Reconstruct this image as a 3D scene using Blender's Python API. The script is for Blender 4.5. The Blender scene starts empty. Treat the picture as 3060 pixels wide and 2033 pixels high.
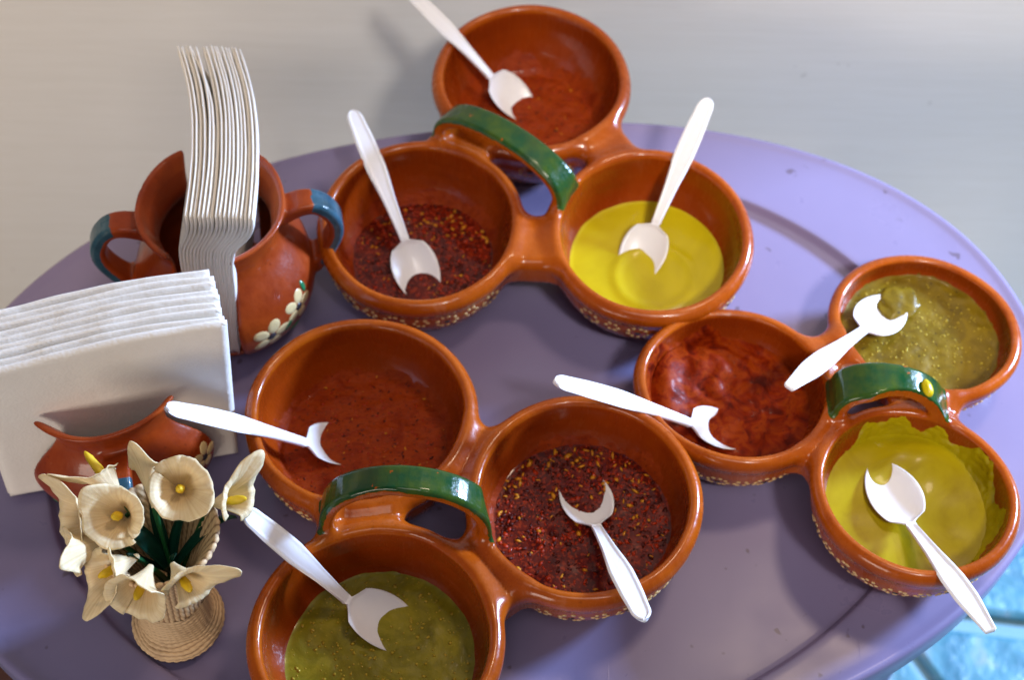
import bpy, math, random
import numpy as np
from mathutils import Vector, Matrix, noise as mnoise
random.seed(7); rng = np.random.default_rng(7)
R = math.radians
scene = bpy.context.scene
COL = scene.collection

# ------------------------------------------------------------------ camera
cam_d = bpy.data.cameras.new("camera"); cam = bpy.data.objects.new("camera", cam_d); COL.objects.link(cam)
cam.location = (0, 0, 0.67515)
cam_d.sensor_width = 36; cam_d.lens = 36 * 4295.17 / 3060
cam.rotation_mode = 'XYZ'
cam.matrix_world = Matrix.Translation((0, 0, 0.67515)) @ Matrix.Rotation(R(90 - 55.346), 4, 'X') @ Matrix.Rotation(R(1.3948), 4, 'Z')
cam_d.clip_start = 0.02; cam_d.clip_end = 30
cam_d.dof.use_dof = True; cam_d.dof.focus_distance = 0.66; cam_d.dof.aperture_fstop = 8.0
scene.camera = cam
scene.view_settings.view_transform = 'Standard'; scene.view_settings.look = 'None'
scene.view_settings.exposure = -0.22; scene.view_settings.gamma = 1.0

# ------------------------------------------------------------------ light
world = bpy.data.worlds.new("World"); scene.world = world; world.use_nodes = True
bg = world.node_tree.nodes["Background"]
bg.inputs[0].default_value = (0.42, 0.52, 0.80, 1); bg.inputs[1].default_value = 0.17

def area(name, loc, target, size, power, col, sy=None):
    d = bpy.data.lights.new(name, 'AREA'); d.shape = 'RECTANGLE'; d.size = size; d.size_y = sy or size
    d.energy = power; d.color = col
    o = bpy.data.objects.new(name, d); COL.objects.link(o); o.location = loc
    o.rotation_euler = (Vector(target) - Vector(loc)).to_track_quat('-Z', 'Y').to_euler()
    return o
# cool daylight through the opening at the right, low
area("window_light", (1.42, 0.98, 0.60), (0.05, 0.40, 0.0), 0.26, 100, (0.44, 0.63, 1.0), 0.24)
# warm skylight overhead, steep
area("skylight", (0.44, 0.66, 1.20), (0.05, 0.40, 0.0), 0.16, 4.6, (1.0, 0.76, 0.56), 0.16)
area("overhead_fill", (0.10, -0.30, 1.60), (0.0, 0.50, 0.0), 0.7, 5.0, (1.0, 0.90, 0.80), 0.5)  # added unseen fill above the camera, brightens wall and table
dl = bpy.data.lights.new("wall_wash", 'SPOT'); dl.energy = 100; dl.color = (1.0, 0.93, 0.85)  # added unseen spot that washes the right part of the wall
dl.spot_size = R(36); dl.spot_blend = 0.9; dl.shadow_soft_size = 0.10
do = bpy.data.objects.new("wall_wash", dl); COL.objects.link(do); do.location = (0.45, -0.35, 1.35)
do.rotation_euler = (Vector((0.32, 0.725, 0.06)) - do.location).to_track_quat('-Z', 'Y').to_euler()
# soft warm light from the room behind the camera, left
area("room_light", (-0.75, -1.0, 0.32), (-0.10, 0.6, 0.0), 0.7, 12.0, (1.0, 0.86, 0.74), 0.4)
sp = bpy.data.lights.new("warm_wall_spot", 'SPOT'); sp.energy = 25; sp.color = (1.0, 0.72, 0.42)  # added unseen spot, lays a warm pool of light on the left wall
sp.spot_size = R(50); sp.spot_blend = 0.35; sp.shadow_soft_size = 0.05
so = bpy.data.objects.new("warm_wall_spot", sp); COL.objects.link(so); so.location = (-0.95, -0.05, 0.75)
so.rotation_euler = (Vector((-0.56, 0.74, -0.06)) - so.location).to_track_quat('-Z', 'Y').to_euler()

# ------------------------------------------------------------------ material helpers
class MT:
    def __init__(s, name):
        s.m = bpy.data.materials.new(name); s.m.use_nodes = True
        s.t = s.m.node_tree; s.n = s.t.nodes; s.l = s.t.links
        s.b = s.n["Principled BSDF"]
    def node(s, typ, **kw):
        o = s.n.new(typ)
        for k, v in kw.items():
            if k.startswith('i_'):
                key = k[2:]
                key = int(key) if key.isdigit() else key.replace('_', ' ')
                o.inputs[key].default_value = v
            else: setattr(o, k, v)
        return o
    def link(s, a, b): s.l.new(a, b)
    def coords(s, scale=(1, 1, 1), rot=(0, 0, 0), kind='Object'):
        c = s.node('ShaderNodeTexCoord'); mp = s.node('ShaderNodeMapping')
        mp.inputs['Scale'].default_value = scale; mp.inputs['Rotation'].default_value = rot
        s.link(c.outputs[kind], mp.inputs[0]); return mp.outputs[0]
    def noise(s, vec, scale, detail=4, rough=0.55, dist=0.0):
        o = s.node('ShaderNodeTexNoise'); o.inputs['Scale'].default_value = scale
        o.inputs['Detail'].default_value = detail; o.inputs['Roughness'].default_value = rough
        o.inputs['Distortion'].default_value = dist
        if vec is not None: s.link(vec, o.inputs['Vector'])
        return o.outputs['Fac']
    def ramp(s, fac, stops):
        o = s.node('ShaderNodeValToRGB'); e = o.color_ramp.elements
        while len(e) > 1: e.remove(e[-1])
        e[0].position = stops[0][0]; e[0].color = (*stops[0][1], 1)
        for p, c in stops[1:]:
            x = e.new(p); x.color = (*c, 1)
        s.link(fac, o.inputs[0]); return o.outputs[0]
    def fr(s, fac, a, b, lo=0., hi=1.):
        o = s.node('ShaderNodeMapRange'); o.inputs[1].default_value = a; o.inputs[2].default_value = b
        o.inputs[3].default_value = lo; o.inputs[4].default_value = hi
        s.link(fac, o.inputs[0]); return o.outputs[0]
    def mix(s, f, a, b, mode='MIX'):
        o = s.node('ShaderNodeMix', data_type='RGBA', blend_type=mode)
        for v, i in ((f, 0), (a, 6), (b, 7)):
            if isinstance(v, (int, float)): o.inputs[i].default_value = v
            elif isinstance(v, tuple): o.inputs[i].default_value = (*v, 1)
            else: s.link(v, o.inputs[i])
        return o.outputs[2]
    def math(s, op, a, b=None):
        o = s.node('ShaderNodeMath', operation=op)
        for v, i in ((a, 0), (b, 1)):
            if v is None: continue
            if isinstance(v, (int, float)): o.inputs[i].default_value = v
            else: s.link(v, o.inputs[i])
        return o.outputs[0]
    def bump(s, h, strength=0.3, dist=0.001, normal=None):
        o = s.node('ShaderNodeBump'); o.inputs['Strength'].default_value = strength
        o.inputs['Distance'].default_value = dist; s.link(h, o.inputs['Height'])
        if normal is not None: s.link(normal, o.inputs['Normal'])
        return o.outputs[0]
    def set(s, **kw):
        for k, v in kw.items():
            k = k.replace('_', ' ')
            if isinstance(v, bpy.types.NodeSocket): s.link(v, s.b.inputs[k])
            elif isinstance(v, tuple) and s.b.inputs[k].type == 'RGBA': s.b.inputs[k].default_value = (*v, 1)
            else: s.b.inputs[k].default_value = v
        return s.m

def clay_mat(name, hi, mid, lo, glaze=None, glaze2=None, rough=0.2):
    m = MT(name)
    v = m.coords()
    n1 = m.noise(v, 28, 5, 0.6); n2 = m.noise(m.coords((260, 260, 40)), 1.0, 3, 0.6)
    base = m.ramp(m.math('ADD', m.math('MULTIPLY', n1, 0.88), m.math('MULTIPLY', n2, 0.12)), [(0.36, lo), (0.5, mid), (0.64, hi)])
    speck = m.fr(m.noise(v, 420, 2, 0.5), 0.66, 0.72)
    base = m.mix(m.math('MULTIPLY', speck, 0.35), base, (lo[0] * .5, lo[1] * .5, lo[2] * .5))
    # worn, unglazed patches
    worn = m.fr(m.noise(v, 60, 4, 0.6), 0.67, 0.72)
    base = m.mix(m.math('MULTIPLY', worn, 0.4), base, (0.42, 0.13, 0.05))
    rr = m.fr(n2, 0.3, 0.7, rough, rough + 0.12)
    bh = m.noise(m.coords((700, 700, 90)), 1.0, 2, 0.5)
    bmp = m.bump(bh, 0.09, 0.0006, m.bump(m.noise(v, 70, 4), 0.35, 0.0016))
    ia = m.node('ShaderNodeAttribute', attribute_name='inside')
    base = m.mix(m.math('MULTIPLY', m.fr(m.math('ADD', ia.outputs['Fac'], m.math('MULTIPLY', m.math('SUBTRACT', m.noise(v, 160, 3), .5), .5)), .35, .65), .85), base, m.mix(n1, (0.15, 0.014, 0.001), (0.29, 0.036, 0.0015)))  # bowl and pot insides: red-brown glaze, also darkened in the colour for shade
    if glaze:
        at = m.node('ShaderNodeAttribute', attribute_name='glaze')
        gn = m.noise(v, 240, 4, 0.7)
        g = m.fr(m.math('ADD', at.outputs['Fac'], m.math('MULTIPLY', m.math('SUBTRACT', gn, 0.5), 0.9)), 0.46, 0.54)
        chips = m.fr(m.noise(v, 130, 3, 0.7), 0.69, 0.71)
        g = m.math('MULTIPLY', g, m.math('SUBTRACT', 1.0, chips))
        gc = m.mix(m.fr(m.noise(v, 110, 4, 0.6), 0.35, 0.65), glaze, glaze2)
        gc = m.mix(m.math('MULTIPLY', m.fr(m.noise(v, 45, 3), 0.5, 0.7), 0.6), gc, (0.012, 0.03, 0.012))
        base = m.mix(g, base, gc)
        rr = m.math('SUBTRACT', rr, m.math('MULTIPLY', g, 0.06))
    return m.set(Base_Color=base, Roughness=rr, Normal=bmp, Coat_Weight=0.32, Coat_Roughness=0.10, Specular_IOR_Level=0.2)

M = {}
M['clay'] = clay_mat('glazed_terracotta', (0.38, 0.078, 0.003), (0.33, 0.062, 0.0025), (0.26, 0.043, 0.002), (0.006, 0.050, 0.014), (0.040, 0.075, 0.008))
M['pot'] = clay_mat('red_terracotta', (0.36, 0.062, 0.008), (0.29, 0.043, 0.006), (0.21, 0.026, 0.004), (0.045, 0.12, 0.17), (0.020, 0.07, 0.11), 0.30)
def plain(name, col, rough=0.5, **kw):
    m = MT(name); return m.set(Base_Color=col, Roughness=rough, **kw)
M['cream'] = plain('cream_slip_paint', (0.66, 0.50, 0.24), 0.35, Coat_Weight=0.4, Coat_Roughness=0.15)
M['cream_dot'] = plain('cream_dot_paint', (0.60, 0.40, 0.17), 0.35, Coat_Weight=0.4, Coat_Roughness=0.15)
M['darkdot'] = plain('dark_slip_paint', (0.03, 0.025, 0.03), 0.4)
M['leafpaint'] = plain('green_slip_paint', (0.01, 0.16, 0.06), 0.35, Coat_Weight=0.4)

m = MT('white_plastic')
M['plastic'] = m.set(Base_Color=(0.86, 0.86, 0.90), Roughness=0.30, Subsurface_Weight=0.25, Subsurface_Radius=(0.004, 0.004, 0.005), Subsurface_Scale=0.6,
                     Normal=m.bump(m.noise(m.coords(), 90, 2), 0.12, 0.001))

m = MT('napkin_paper'); v = m.coords()
emb = m.node('ShaderNodeTexVoronoi'); emb.inputs['Scale'].default_value = 620; m.link(v, emb.inputs['Vector'])
M['napkin'] = m.set(Base_Color=m.mix(m.noise(v, 40, 3), (0.82, 0.77, 0.69), (0.88, 0.84, 0.77)), Roughness=0.95,
                    Normal=m.bump(emb.outputs['Distance'], 0.16, 0.0007, m.bump(m.noise(v, 90, 2), 0.35, 0.0012)),
                    Sheen_Weight=0.2, Specular_IOR_Level=0.15)

m = MT('lilac_plastic'); v = m.coords()
base = m.mix(m.fr(m.noise(v, 5, 4), 0.3, 0.7), (0.195, 0.170, 0.310), (0.225, 0.195, 0.340))
dirt = m.fr(m.noise(v, 90, 2, 0.4), 0.715, 0.75)
base = m.mix(m.math('MULTIPLY', dirt, 0.6), base, (0.07, 0.045, 0.05))
scr = m.fr(m.noise(m.coords((30, 1.2, 1), (0, 0, 0.9)), 14, 2, 0.5), 0.70, 0.74)
M['table'] = m.set(Base_Color=base, Roughness=m.fr(m.noise(v, 24, 5), 0.3, 0.7, 0.26, 0.38), Specular_IOR_Level=0.5,
                   Normal=m.bump(m.noise(v, 1400, 2), 0.05, 0.0004, m.bump(scr, 0.12, 0.0005, m.bump(m.noise(v, 7, 3), 0.25, 0.003))))

m = MT('painted_wall')
st = m.noise(m.coords((1.5, 1.5, 42)), 3.0, 5, 0.65); fine = m.noise(m.coords((14, 14, 300)), 2.0, 3, 0.6)
base = m.mix(st, (0.76, 0.74, 0.70), (0.85, 0.83, 0.80))
base = m.mix(m.math('MULTIPLY', m.fr(fine, 0.35, 0.75), 0.25), base, (0.68, 0.64, 0.58))
spk = m.fr(m.noise(m.coords(), 85, 2, 0.45), 0.765, 0.79)
base = m.mix(m.math('MULTIPLY', spk, 0.22), base, (0.16, 0.12, 0.08))
M['wall'] = m.set(Base_Color=base, Roughness=0.75, Normal=m.bump(st, 0.12, 0.0015, m.bump(fine, 0.12, 0.0006)))

m = MT('turquoise_stone'); v = m.coords(kind='Generated'); vo = m.coords()
base = m.ramp(m.noise(vo, 9, 5, 0.65, 1.0), [(0.3, (0.02, 0.11, 0.17)), (0.42, (0.035, 0.17, 0.24)), (0.55, (0.09, 0.27, 0.34)), (0.68, (0.40, 0.42, 0.48))])
M['stone'] = m.set(Base_Color=base, Roughness=0.35, Normal=m.bump(m.noise(vo, 25, 5), 0.5, 0.01))
m = MT('pale_grout')
M['redstone'] = plain('dark_red_stone', (0.05, 0.012, 0.008), 0.6)
M['grout'] = m.set(Base_Color=m.mix(m.noise(m.coords(), 20, 4), (0.14, 0.30, 0.36), (0.26, 0.42, 0.47)), Roughness=0.7)

def sauce_mat(name, cols, scale, rough, dist=0.8, spec=0.5, bumps=(0.5, 0.0012), speck=None, coat=0.3, stretch=(1, 1, 1), sss=0.1):
    m = MT(name); v = m.coords(stretch)
    n = m.noise(v, scale, 6, 0.62, dist)
    base = m.ramp(n, cols)
    if speck:
        s2 = m.fr(m.noise(m.coords(), speck[0], 2, 0.5), speck[1], speck[1] + 0.04)
        base = m.mix(m.math('MULTIPLY', s2, speck[3]), base, speck[2])
    return m.set(Base_Color=base, Roughness=m.fr(n, 0.3, 0.7, rough, rough + 0.12), Coat_Weight=coat, Coat_Roughness=0.08,
                 Specular_IOR_Level=spec, Subsurface_Weight=sss, Subsurface_Radius=(0.004, 0.002, 0.001), Subsurface_Scale=0.5,
                 Normal=m.bump(m.noise(v, scale * 2.2, 4), bumps[0], bumps[1]))
M['s_red'] = sauce_mat('red_chile_salsa', [(0.32, (0.17, 0.014, 0.001)), (0.45, (0.23, 0.025, 0.002)), (0.55, (0.27, 0.034, 0.002)), (0.7, (0.20, 0.016, 0.001))], 75, 0.45, 0.6,
                       speck=(520, 0.62, (0.08, 0.01, 0.003), 0.5), stretch=(1, 1.6, 1), spec=0.10, coat=0.05, sss=0, bumps=(0.7, 0.002))
M['s_paste'] = sauce_mat('chile_paste', [(0.34, (0.07, 0.004, 0.0004)), (0.47, (0.17, 0.012, 0.0005)), (0.58, (0.24, 0.030, 0.001)), (0.70, (0.13, 0.007, 0.0005))], 110, 0.42, 0.7,
                         speck=(480, 0.64, (0.07, 0.01, 0.003), 0.5), bumps=(0.5, 0.0010), coat=0.02, spec=0.06, sss=0)
M['s_oil'] = sauce_mat('dark_red_chile_oil', [(0.35, (0.05, 0.003, 0.002)), (0.55, (0.10, 0.006, 0.002)), (0.7, (0.19, 0.013, 0.002))], 120, 0.14, 0.5, spec=0.25,
                       bumps=(0.05, 0.0003), speck=(600, 0.55, (0.30, 0.03, 0.004), 0.6), coat=0.22, sss=0)
M['s_green'] = sauce_mat('green_tomatillo_salsa', [(0.3, (0.13, 0.112, 0.003)), (0.5, (0.21, 0.18, 0.005)), (0.68, (0.30, 0.25, 0.011))], 60, 0.28, 1.0,
                         speck=(420, 0.66, (0.45, 0.36, 0.04), 0.5), coat=0.25, spec=0.3, sss=0)
M['s_green2'] = sauce_mat('roasted_green_salsa', [(0.3, (0.09, 0.055, 0.0008)), (0.5, (0.145, 0.092, 0.0015)), (0.68, (0.20, 0.13, 0.003))], 60, 0.34, 1.0,
                          speck=(360, 0.68, (0.02, 0.012, 0.004), 0.8), coat=0.10, spec=0.2, sss=0)
M['s_yel'] = sauce_mat('yellow_avocado_salsa', [(0.3, (0.40, 0.31, 0.001)), (0.5, (0.48, 0.38, 0.0015)), (0.7, (0.52, 0.42, 0.002))], 18, 0.30, 0.8,
                       bumps=(0.18, 0.0015), coat=0.15, sss=0.0, spec=0.25)
M['s_mus'] = sauce_mat('mustard_avocado_salsa', [(0.3, (0.24, 0.165, 0.0006)), (0.5, (0.33, 0.25, 0.0008)), (0.7, (0.37, 0.29, 0.001))], 26, 0.28, 1.2, bumps=(0.10, 0.001), coat=0.10, sss=0.0, spec=0.18)
M['flake'] = plain('chile_flake', (0.34, 0.022, 0.001), 0.35, Coat_Weight=0.4, Specular_IOR_Level=0.2)
M['flakedark'] = plain('dark_chile_flake', (0.06, 0.005, 0.002), 0.4, Coat_Weight=0.1, Specular_IOR_Level=0.2)
M['seed'] = plain('chile_seed', (0.60, 0.24, 0.012), 0.4, Coat_Weight=0.2, Specular_IOR_Level=0.2)
M['gseed'] = plain('tomatillo_seed', (0.42, 0.31, 0.03), 0.4, Coat_Weight=0.2, Specular_IOR_Level=0.2)

m = MT('corn_husk'); v = m.coords(); fa = m.node('ShaderNodeAttribute', attribute_name='fib')
fn_ = m.node('ShaderNodeTexNoise', noise_dimensions='1D'); fn_.inputs['Scale'].default_value = 9.0; fn_.inputs['Detail'].default_value = 4; m.link(fa.outputs['Fac'], fn_.inputs['W'])
M['husk'] = m.set(Base_Color=m.mix(m.fr(m.math('ADD', m.math('MULTIPLY', fn_.outputs['Fac'], .6), m.math('MULTIPLY', m.noise(v, 110, 4, 0.6), .4)), .36, .64), (0.80, 0.65, 0.40), (0.70, 0.53, 0.29)), Roughness=0.65,
                  Normal=m.bump(fn_.outputs['Fac'], 0.25, 0.0006, m.bump(m.noise(v, 350, 3), 0.3, 0.0008)), Subsurface_Weight=0.15, Subsurface_Radius=(0.004, 0.003, 0.001), Subsurface_Scale=0.4)
M['spadix'] = plain('yellow_spadix', (0.72, 0.48, 0.01), 0.55)
M['leaf'] = plain('dark_green_leaf', (0.004, 0.045, 0.028), 0.35)
M['stem'] = plain('green_stem', (0.01, 0.09, 0.025), 0.4)
m = MT('woven_palm')
at_ = m.node('ShaderNodeAttribute', attribute_name='weave')
M['wicker'] = m.set(Base_Color=m.mix(m.math('MULTIPLY', m.fr(at_.outputs['Fac'], 0.0, 0.55), m.fr(m.noise(m.coords(), 110, 4), 0.2, 0.45, 0.5, 1.0)), (0.16, 0.06, 0.02), (0.66, 0.46, 0.25)),
                    Roughness=0.6, Normal=m.bump(m.noise(m.coords(), 500, 3), 0.4, 0.0006))

# ------------------------------------------------------------------ object helpers
def tag(o, label=None, cat=None, group=None, kind=None):
    if label: o['label'] = label
    if cat: o['category'] = cat
    if group: o['group'] = group
    if kind: o['kind'] = kind
    return o
def empty(name, loc=(0, 0, 0)):
    o = bpy.data.objects.new(name, None); COL.objects.link(o); o.location = loc; o.empty_display_size = 0.02
    return o
def mesh_obj(name, verts, faces, mat, parent=None, smooth=True, mats=None, fmat=None, normals=None, attrs=None):
    me = bpy.data.meshes.new(name)
    verts = np.asarray(verts, dtype=np.float32)
    if parent is not None: verts = verts - np.array(parent.location, dtype=np.float32)
    if isinstance(faces, np.ndarray):
        n, k = faces.shape
        me.vertices.add(len(verts)); me.vertices.foreach_set('co', verts.ravel())
        me.loops.add(n * k); me.loops.foreach_set('vertex_index', faces.astype(np.int32).ravel())
        me.polygons.add(n); me.polygons.foreach_set('loop_start', np.arange(0, n * k, k, dtype=np.int32))
        me.update(calc_edges=True)
    else:
        me.from_pydata(verts.tolist(), [], faces); me.update()
    for mm in (mats or [mat]): me.materials.append(mm)
    if fmat is not None: me.polygons.foreach_set('material_index', np.asarray(fmat, dtype=np.int32))
    me.polygons.foreach_set('use_smooth', np.full(len(me.polygons), bool(smooth)))
    if attrs:
        for k, a in attrs.items():
            at = me.attributes.new(k, 'FLOAT', 'POINT'); at.data.foreach_set('value', np.asarray(a, dtype=np.float32))
    me.validate()
    if normals is not None: me.normals_split_custom_set_from_vertices([tuple(x) for x in normals])
    o = bpy.data.objects.new(name, me); COL.objects.link(o)
    if parent is not None: o.parent = parent
    return o
def grid_faces(n, m, closed_u=False, closed_v=False, off=0):
    """n rows (u), m cols (v) vertex index = i*m+j"""
    i = np.arange(n if closed_u else n - 1); j = np.arange(m if closed_v else m - 1)
    I, J = np.meshgrid(i, j, indexing='ij'); I2 = (I + 1) % n; J2 = (J + 1) % m
    return (np.stack([I * m + J, I2 * m + J, I2 * m + J2, I * m + J2], -1).reshape(-1, 4) + off)
def fnoise(P, scale, seed=0.0):
    return np.array([mnoise.noise(Vector((p[0] * scale + seed, p[1] * scale - seed, p[2] * scale + 2.3 * seed))) for p in P])

# ------------------------------------------------------------------ signed distance modelling
def spline(pts, n=8):
    """closed Catmull-Rom through 2D points"""
    P = np.array(pts, float); out = []
    N = len(P)
    for i in range(N - 1):
        p0 = P[max(i - 1, 0)]; p1 = P[i]; p2 = P[i + 1]; p3 = P[min(i + 2, N - 1)]
        for t in np.linspace(0, 1, n, endpoint=False):
            out.append(0.5 * ((2 * p1) + (-p0 + p2) * t + (2 * p0 - 5 * p1 + 4 * p2 - p3) * t * t + (-p0 + 3 * p1 - 3 * p2 + p3) * t ** 3))
    out.append(P[-1]); return np.array(out)
def poly_table(poly, rmax, zmin, zmax, h=0.0006):
    r = np.arange(0, rmax + h, h); z = np.arange(zmin, zmax + h, h)
    Rr, Zz = np.meshgrid(r, z, indexing='ij')
    P = np.stack([Rr.ravel(), Zz.ravel()], -1)
    A = poly; B = np.roll(poly, -1, 0)
    d = np.full(len(P), 1e9); inside = np.zeros(len(P), bool)
    for a, b in zip(A, B):
        e = b - a; w = P - a; L = e @ e
        if L < 1e-14: continue
        if not (a[0] <= 1e-6 and b[0] <= 1e-6):      # ignore the axis segment
            t = np.clip(w @ e / L, 0, 1); q = w - t[:, None] * e
            d = np.minimum(d, (q * q).sum(1))
        c = ((a[1] <= P[:, 1]) != (b[1] <= P[:, 1]))
        with np.errstate(divide='ignore', invalid='ignore'):
            x = a[0] + (P[:, 1] - a[1]) / (b[1] - a[1]) * e[0]
        inside ^= c & (P[:, 0] < x)
    d = np.sqrt(d) * np.where(inside, -1, 1)
    return dict(T=d.reshape(Rr.shape).astype(np.float32), h=h, z0=zmin)
def tab(t, r, z):
    T = t['T']; u = np.clip(r / t['h'], 0, T.shape[0] - 1.001); v = np.clip((z - t['z0']) / t['h'], 0, T.shape[1] - 1.001)
    i = u.astype(int); j = v.astype(int); fu = u - i; fv = v - j
    val = (T[i, j] * (1 - fu) * (1 - fv) + T[i + 1, j] * fu * (1 - fv) + T[i, j + 1] * (1 - fu) * fv + T[i + 1, j + 1] * fu * fv)
    rr = (T.shape[0] - 1) * t['h']; z1 = t['z0'] + (T.shape[1] - 1) * t['h']
    ex = np.maximum(r - rr, 0); ez = np.maximum(z - z1, 0) + np.maximum(t['z0'] - z, 0)
    return val + np.sqrt(ex * ex + ez * ez)
def smin(a, b, k):
    h = np.clip(0.5 + 0.5 * (b - a) / k, 0, 1)
    return b * (1 - h) + a * h - k * h * (1 - h)
def smax(a, b, k): return -smin(-a, -b, k)

def surface_nets(F, lo, hi, h):
    """F(P)->sdf; returns verts, quad faces"""
    ax = [np.arange(lo[k], hi[k] + h, h) for k in range(3)]
    nx, ny, nz = map(len, ax)
    G = np.empty((nx, ny, nz), np.float32)
    Y, Z = np.meshgrid(ax[1], ax[2], indexing='ij')
    for i0 in range(0, nx, 24):
        xs = ax[0][i0:i0 + 24]
        P = np.stack([np.repeat(xs, Y.size), np.tile(Y.ravel(), len(xs)), np.tile(Z.ravel(), len(xs))], -1)
        G[i0:i0 + 24] = F(P).reshape(len(xs), ny, nz)
    S = G < 0
    c = np.zeros((nx - 1, ny - 1, nz - 1), np.int8)
    for a in (0, 1):
        for b in (0, 1):
            for d in (0, 1): c += S[a:nx - 1 + a, b:ny - 1 + b, d:nz - 1 + d]
    act = (c > 0) & (c < 8)
    idx = np.full(act.shape, -1, np.int32); I = np.argwhere(act); idx[act] = np.arange(len(I))
    acc = np.zeros((len(I), 3)); cnt = np.zeros(len(I))
    corners = [(a, b, d) for a in (0, 1) for b in (0, 1) for d in (0, 1)]
    for p in corners:
        for k in range(3):
            if p[k]: continue
            q = list(p); q[k] = 1
            ga = G[I[:, 0] + p[0], I[:, 1] + p[1], I[:, 2] + p[2]]; gb = G[I[:, 0] + q[0], I[:, 1] + q[1], I[:, 2] + q[2]]
            cr = (ga < 0) != (gb < 0)
            t = np.where(cr, ga / np.where(cr, ga - gb, 1), 0)
            pos = np.tile(np.array(p, float), (len(I), 1)); pos[:, k] += t
            acc[cr] += pos[cr]; cnt[cr] += 1
    V = (I + acc / cnt[:, None]) * h + np.array([a[0] for a in ax])
    faces = []
    for k in range(3):
        o = [0, 0, 0]; o[k] = 1
        sl0 = tuple(slice(0, n - o[j]) for j, n in enumerate((nx, ny, nz))); sl1 = tuple(slice(o[j], n) for j, n in enumerate((nx, ny, nz)))
        cr = S[sl0] != S[sl1]; E = np.argwhere(cr); sgn = S[sl0][cr]
        u, w = [(1, 2), (2, 0), (0, 1)][k]
        ok = (E[:, u] > 0) & (E[:, w] > 0) & (E[:, u] < (nx, ny, nz)[u] - 1) & (E[:, w] < (nx, ny, nz)[w] - 1)
        E = E[ok]; sgn = sgn[ok]
        def cell(du, dw):
            Q = E.copy(); Q[:, u] += du; Q[:, w] += dw; return idx[Q[:, 0], Q[:, 1], Q[:, 2]]
        q = np.stack([cell(-1, -1), cell(0, -1), cell(0, 0), cell(-1, 0)], -1)
        q[~sgn] = q[~sgn][:, ::-1]
        faces.append(q)
    return V, np.concatenate(faces)
def grad(F, V, e=0.00035):
    g = np.zeros_like(V)
    for k in range(3):
        d = np.zeros(3); d[k] = e; g[:, k] = F(V + d) - F(V - d)
    return g / np.maximum(np.linalg.norm(g, axis=1), 1e-9)[:, None]
def sdf_mesh(F, lo, hi, h):
    V, Q = surface_nets(F, lo, hi, h)
    for _ in range(2):
        n = grad(F, V); V = V - np.clip(F(V), -h * .7, h * .7)[:, None] * n
    return V, Q, grad(F, V)
def split_parts(names, label, V, Q, N, parent, mat, attrs=None):
    out = []
    fl = label[Q]; fl = np.sort(fl, axis=1)[:, 1]
    for k, nm in enumerate(names):
        f = Q[fl == k]
        if len(f) == 0: continue
        use = np.unique(f); mp = np.full(len(V), -1, np.int64); mp[use] = np.arange(len(use))
        out.append(mesh_obj(nm, V[use], mp[f], mat, parent, normals=N[use], attrs={a: b[use] for a, b in (attrs or {}).items()}))
    return out

# ------------------------------------------------------------------ the setting
def superell(cx, cy, a, b, rot, n, N=220):
    th = np.linspace(0, 2 * np.pi, N, endpoint=False)
    c, s = np.cos(th), np.sin(th)
    u = a * np.sign(c) * np.abs(c) ** (2 / n); v = b * np.sign(s) * np.abs(s) ** (2 / n)
    cr, sr = math.cos(rot), math.sin(rot)
    return np.stack([cx + u * cr - v * sr, cy + u * sr + v * cr], -1)
fl = mesh_obj('floor', [(-2.4, -1.6, -.462), (2.4, -1.6, -.462), (2.4, 1.6, -.462), (-2.4, 1.6, -.462)], [(0, 1, 2, 3)], M['grout'], smooth=False)
tag(fl, 'turquoise painted stone floor with pale joints below the table', kind='structure')
S_ = 0.13; nx_, ny_ = 15, 11
cor = {}
for i in range(nx_ + 1):
    for j in range(ny_ + 1):
        cor[i, j] = np.array([-0.95 + (i + .5 * (j % 2)) * S_ + random.uniform(-.036, .036), -.55 + j * S_ + random.uniform(-.036, .036)])
for i in range(nx_):
    for j in range(ny_):
        q = [cor[i, j], cor[i + 1, j], cor[i + 1, j + 1], cor[i, j + 1]]
        if j % 2 == 1: q = [cor[i, j], cor[i + 1, j], cor[min(i + 1, nx_), j + 1], cor[i, j + 1]]
        c = sum(q) / 4
        if c[1] > 0.66: continue
        pts = []
        for k in range(4):        # round the corners
            p0, p1, p2 = q[k - 1], q[k], q[(k + 1) % 4]
            for t in (0.25, 0.5, 0.75):
                a = p1 + (p0 - p1) * .3; b = p1 + (p2 - p1) * .3
                pts.append((1 - t) ** 2 * a + 2 * t * (1 - t) * p1 + t * t * b)
        pts = np.array(pts); n = len(pts)
        zt = -.452 + random.uniform(-.002, .002)
        ins = c + (pts - c) * .90; top = c + (pts - c) * .84
        V = [(*p, -.464) for p in ins] + [(*p, zt - .003) for p in ins] + [(*p, zt) for p in top]
        F = [(k, (k + 1) % n, n + (k + 1) % n, n + k) for k in range(n)] + [(n + k, n + (k + 1) % n, 2 * n + (k + 1) % n, 2 * n + k) for k in range(n)] + [tuple(range(2 * n, 3 * n))]
        mesh_obj('stone', V, F, M['redstone'] if c[0] < -.22 else M['stone'], fl, smooth=False)
WALLY = 0.725
wl = mesh_obj('wall', [(-1.9, WALLY, -.47), (.50, WALLY, -.47), (.50, WALLY, 1.0), (-1.9, WALLY, 1.0),
                       (-1.9, WALLY + .12, -.47), (.50, WALLY + .12, -.47), (.50, WALLY + .12, 1.0), (-1.9, WALLY + .12, 1.0)],
              [(0, 1, 2, 3), (5, 4, 7, 6), (1, 5, 6, 2), (4, 0, 3, 7), (3, 2, 6, 7), (0, 4, 5, 1)], M['wall'], smooth=False)
tag(wl, 'pale grey brushed wall behind the lilac table', kind='structure')

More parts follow.
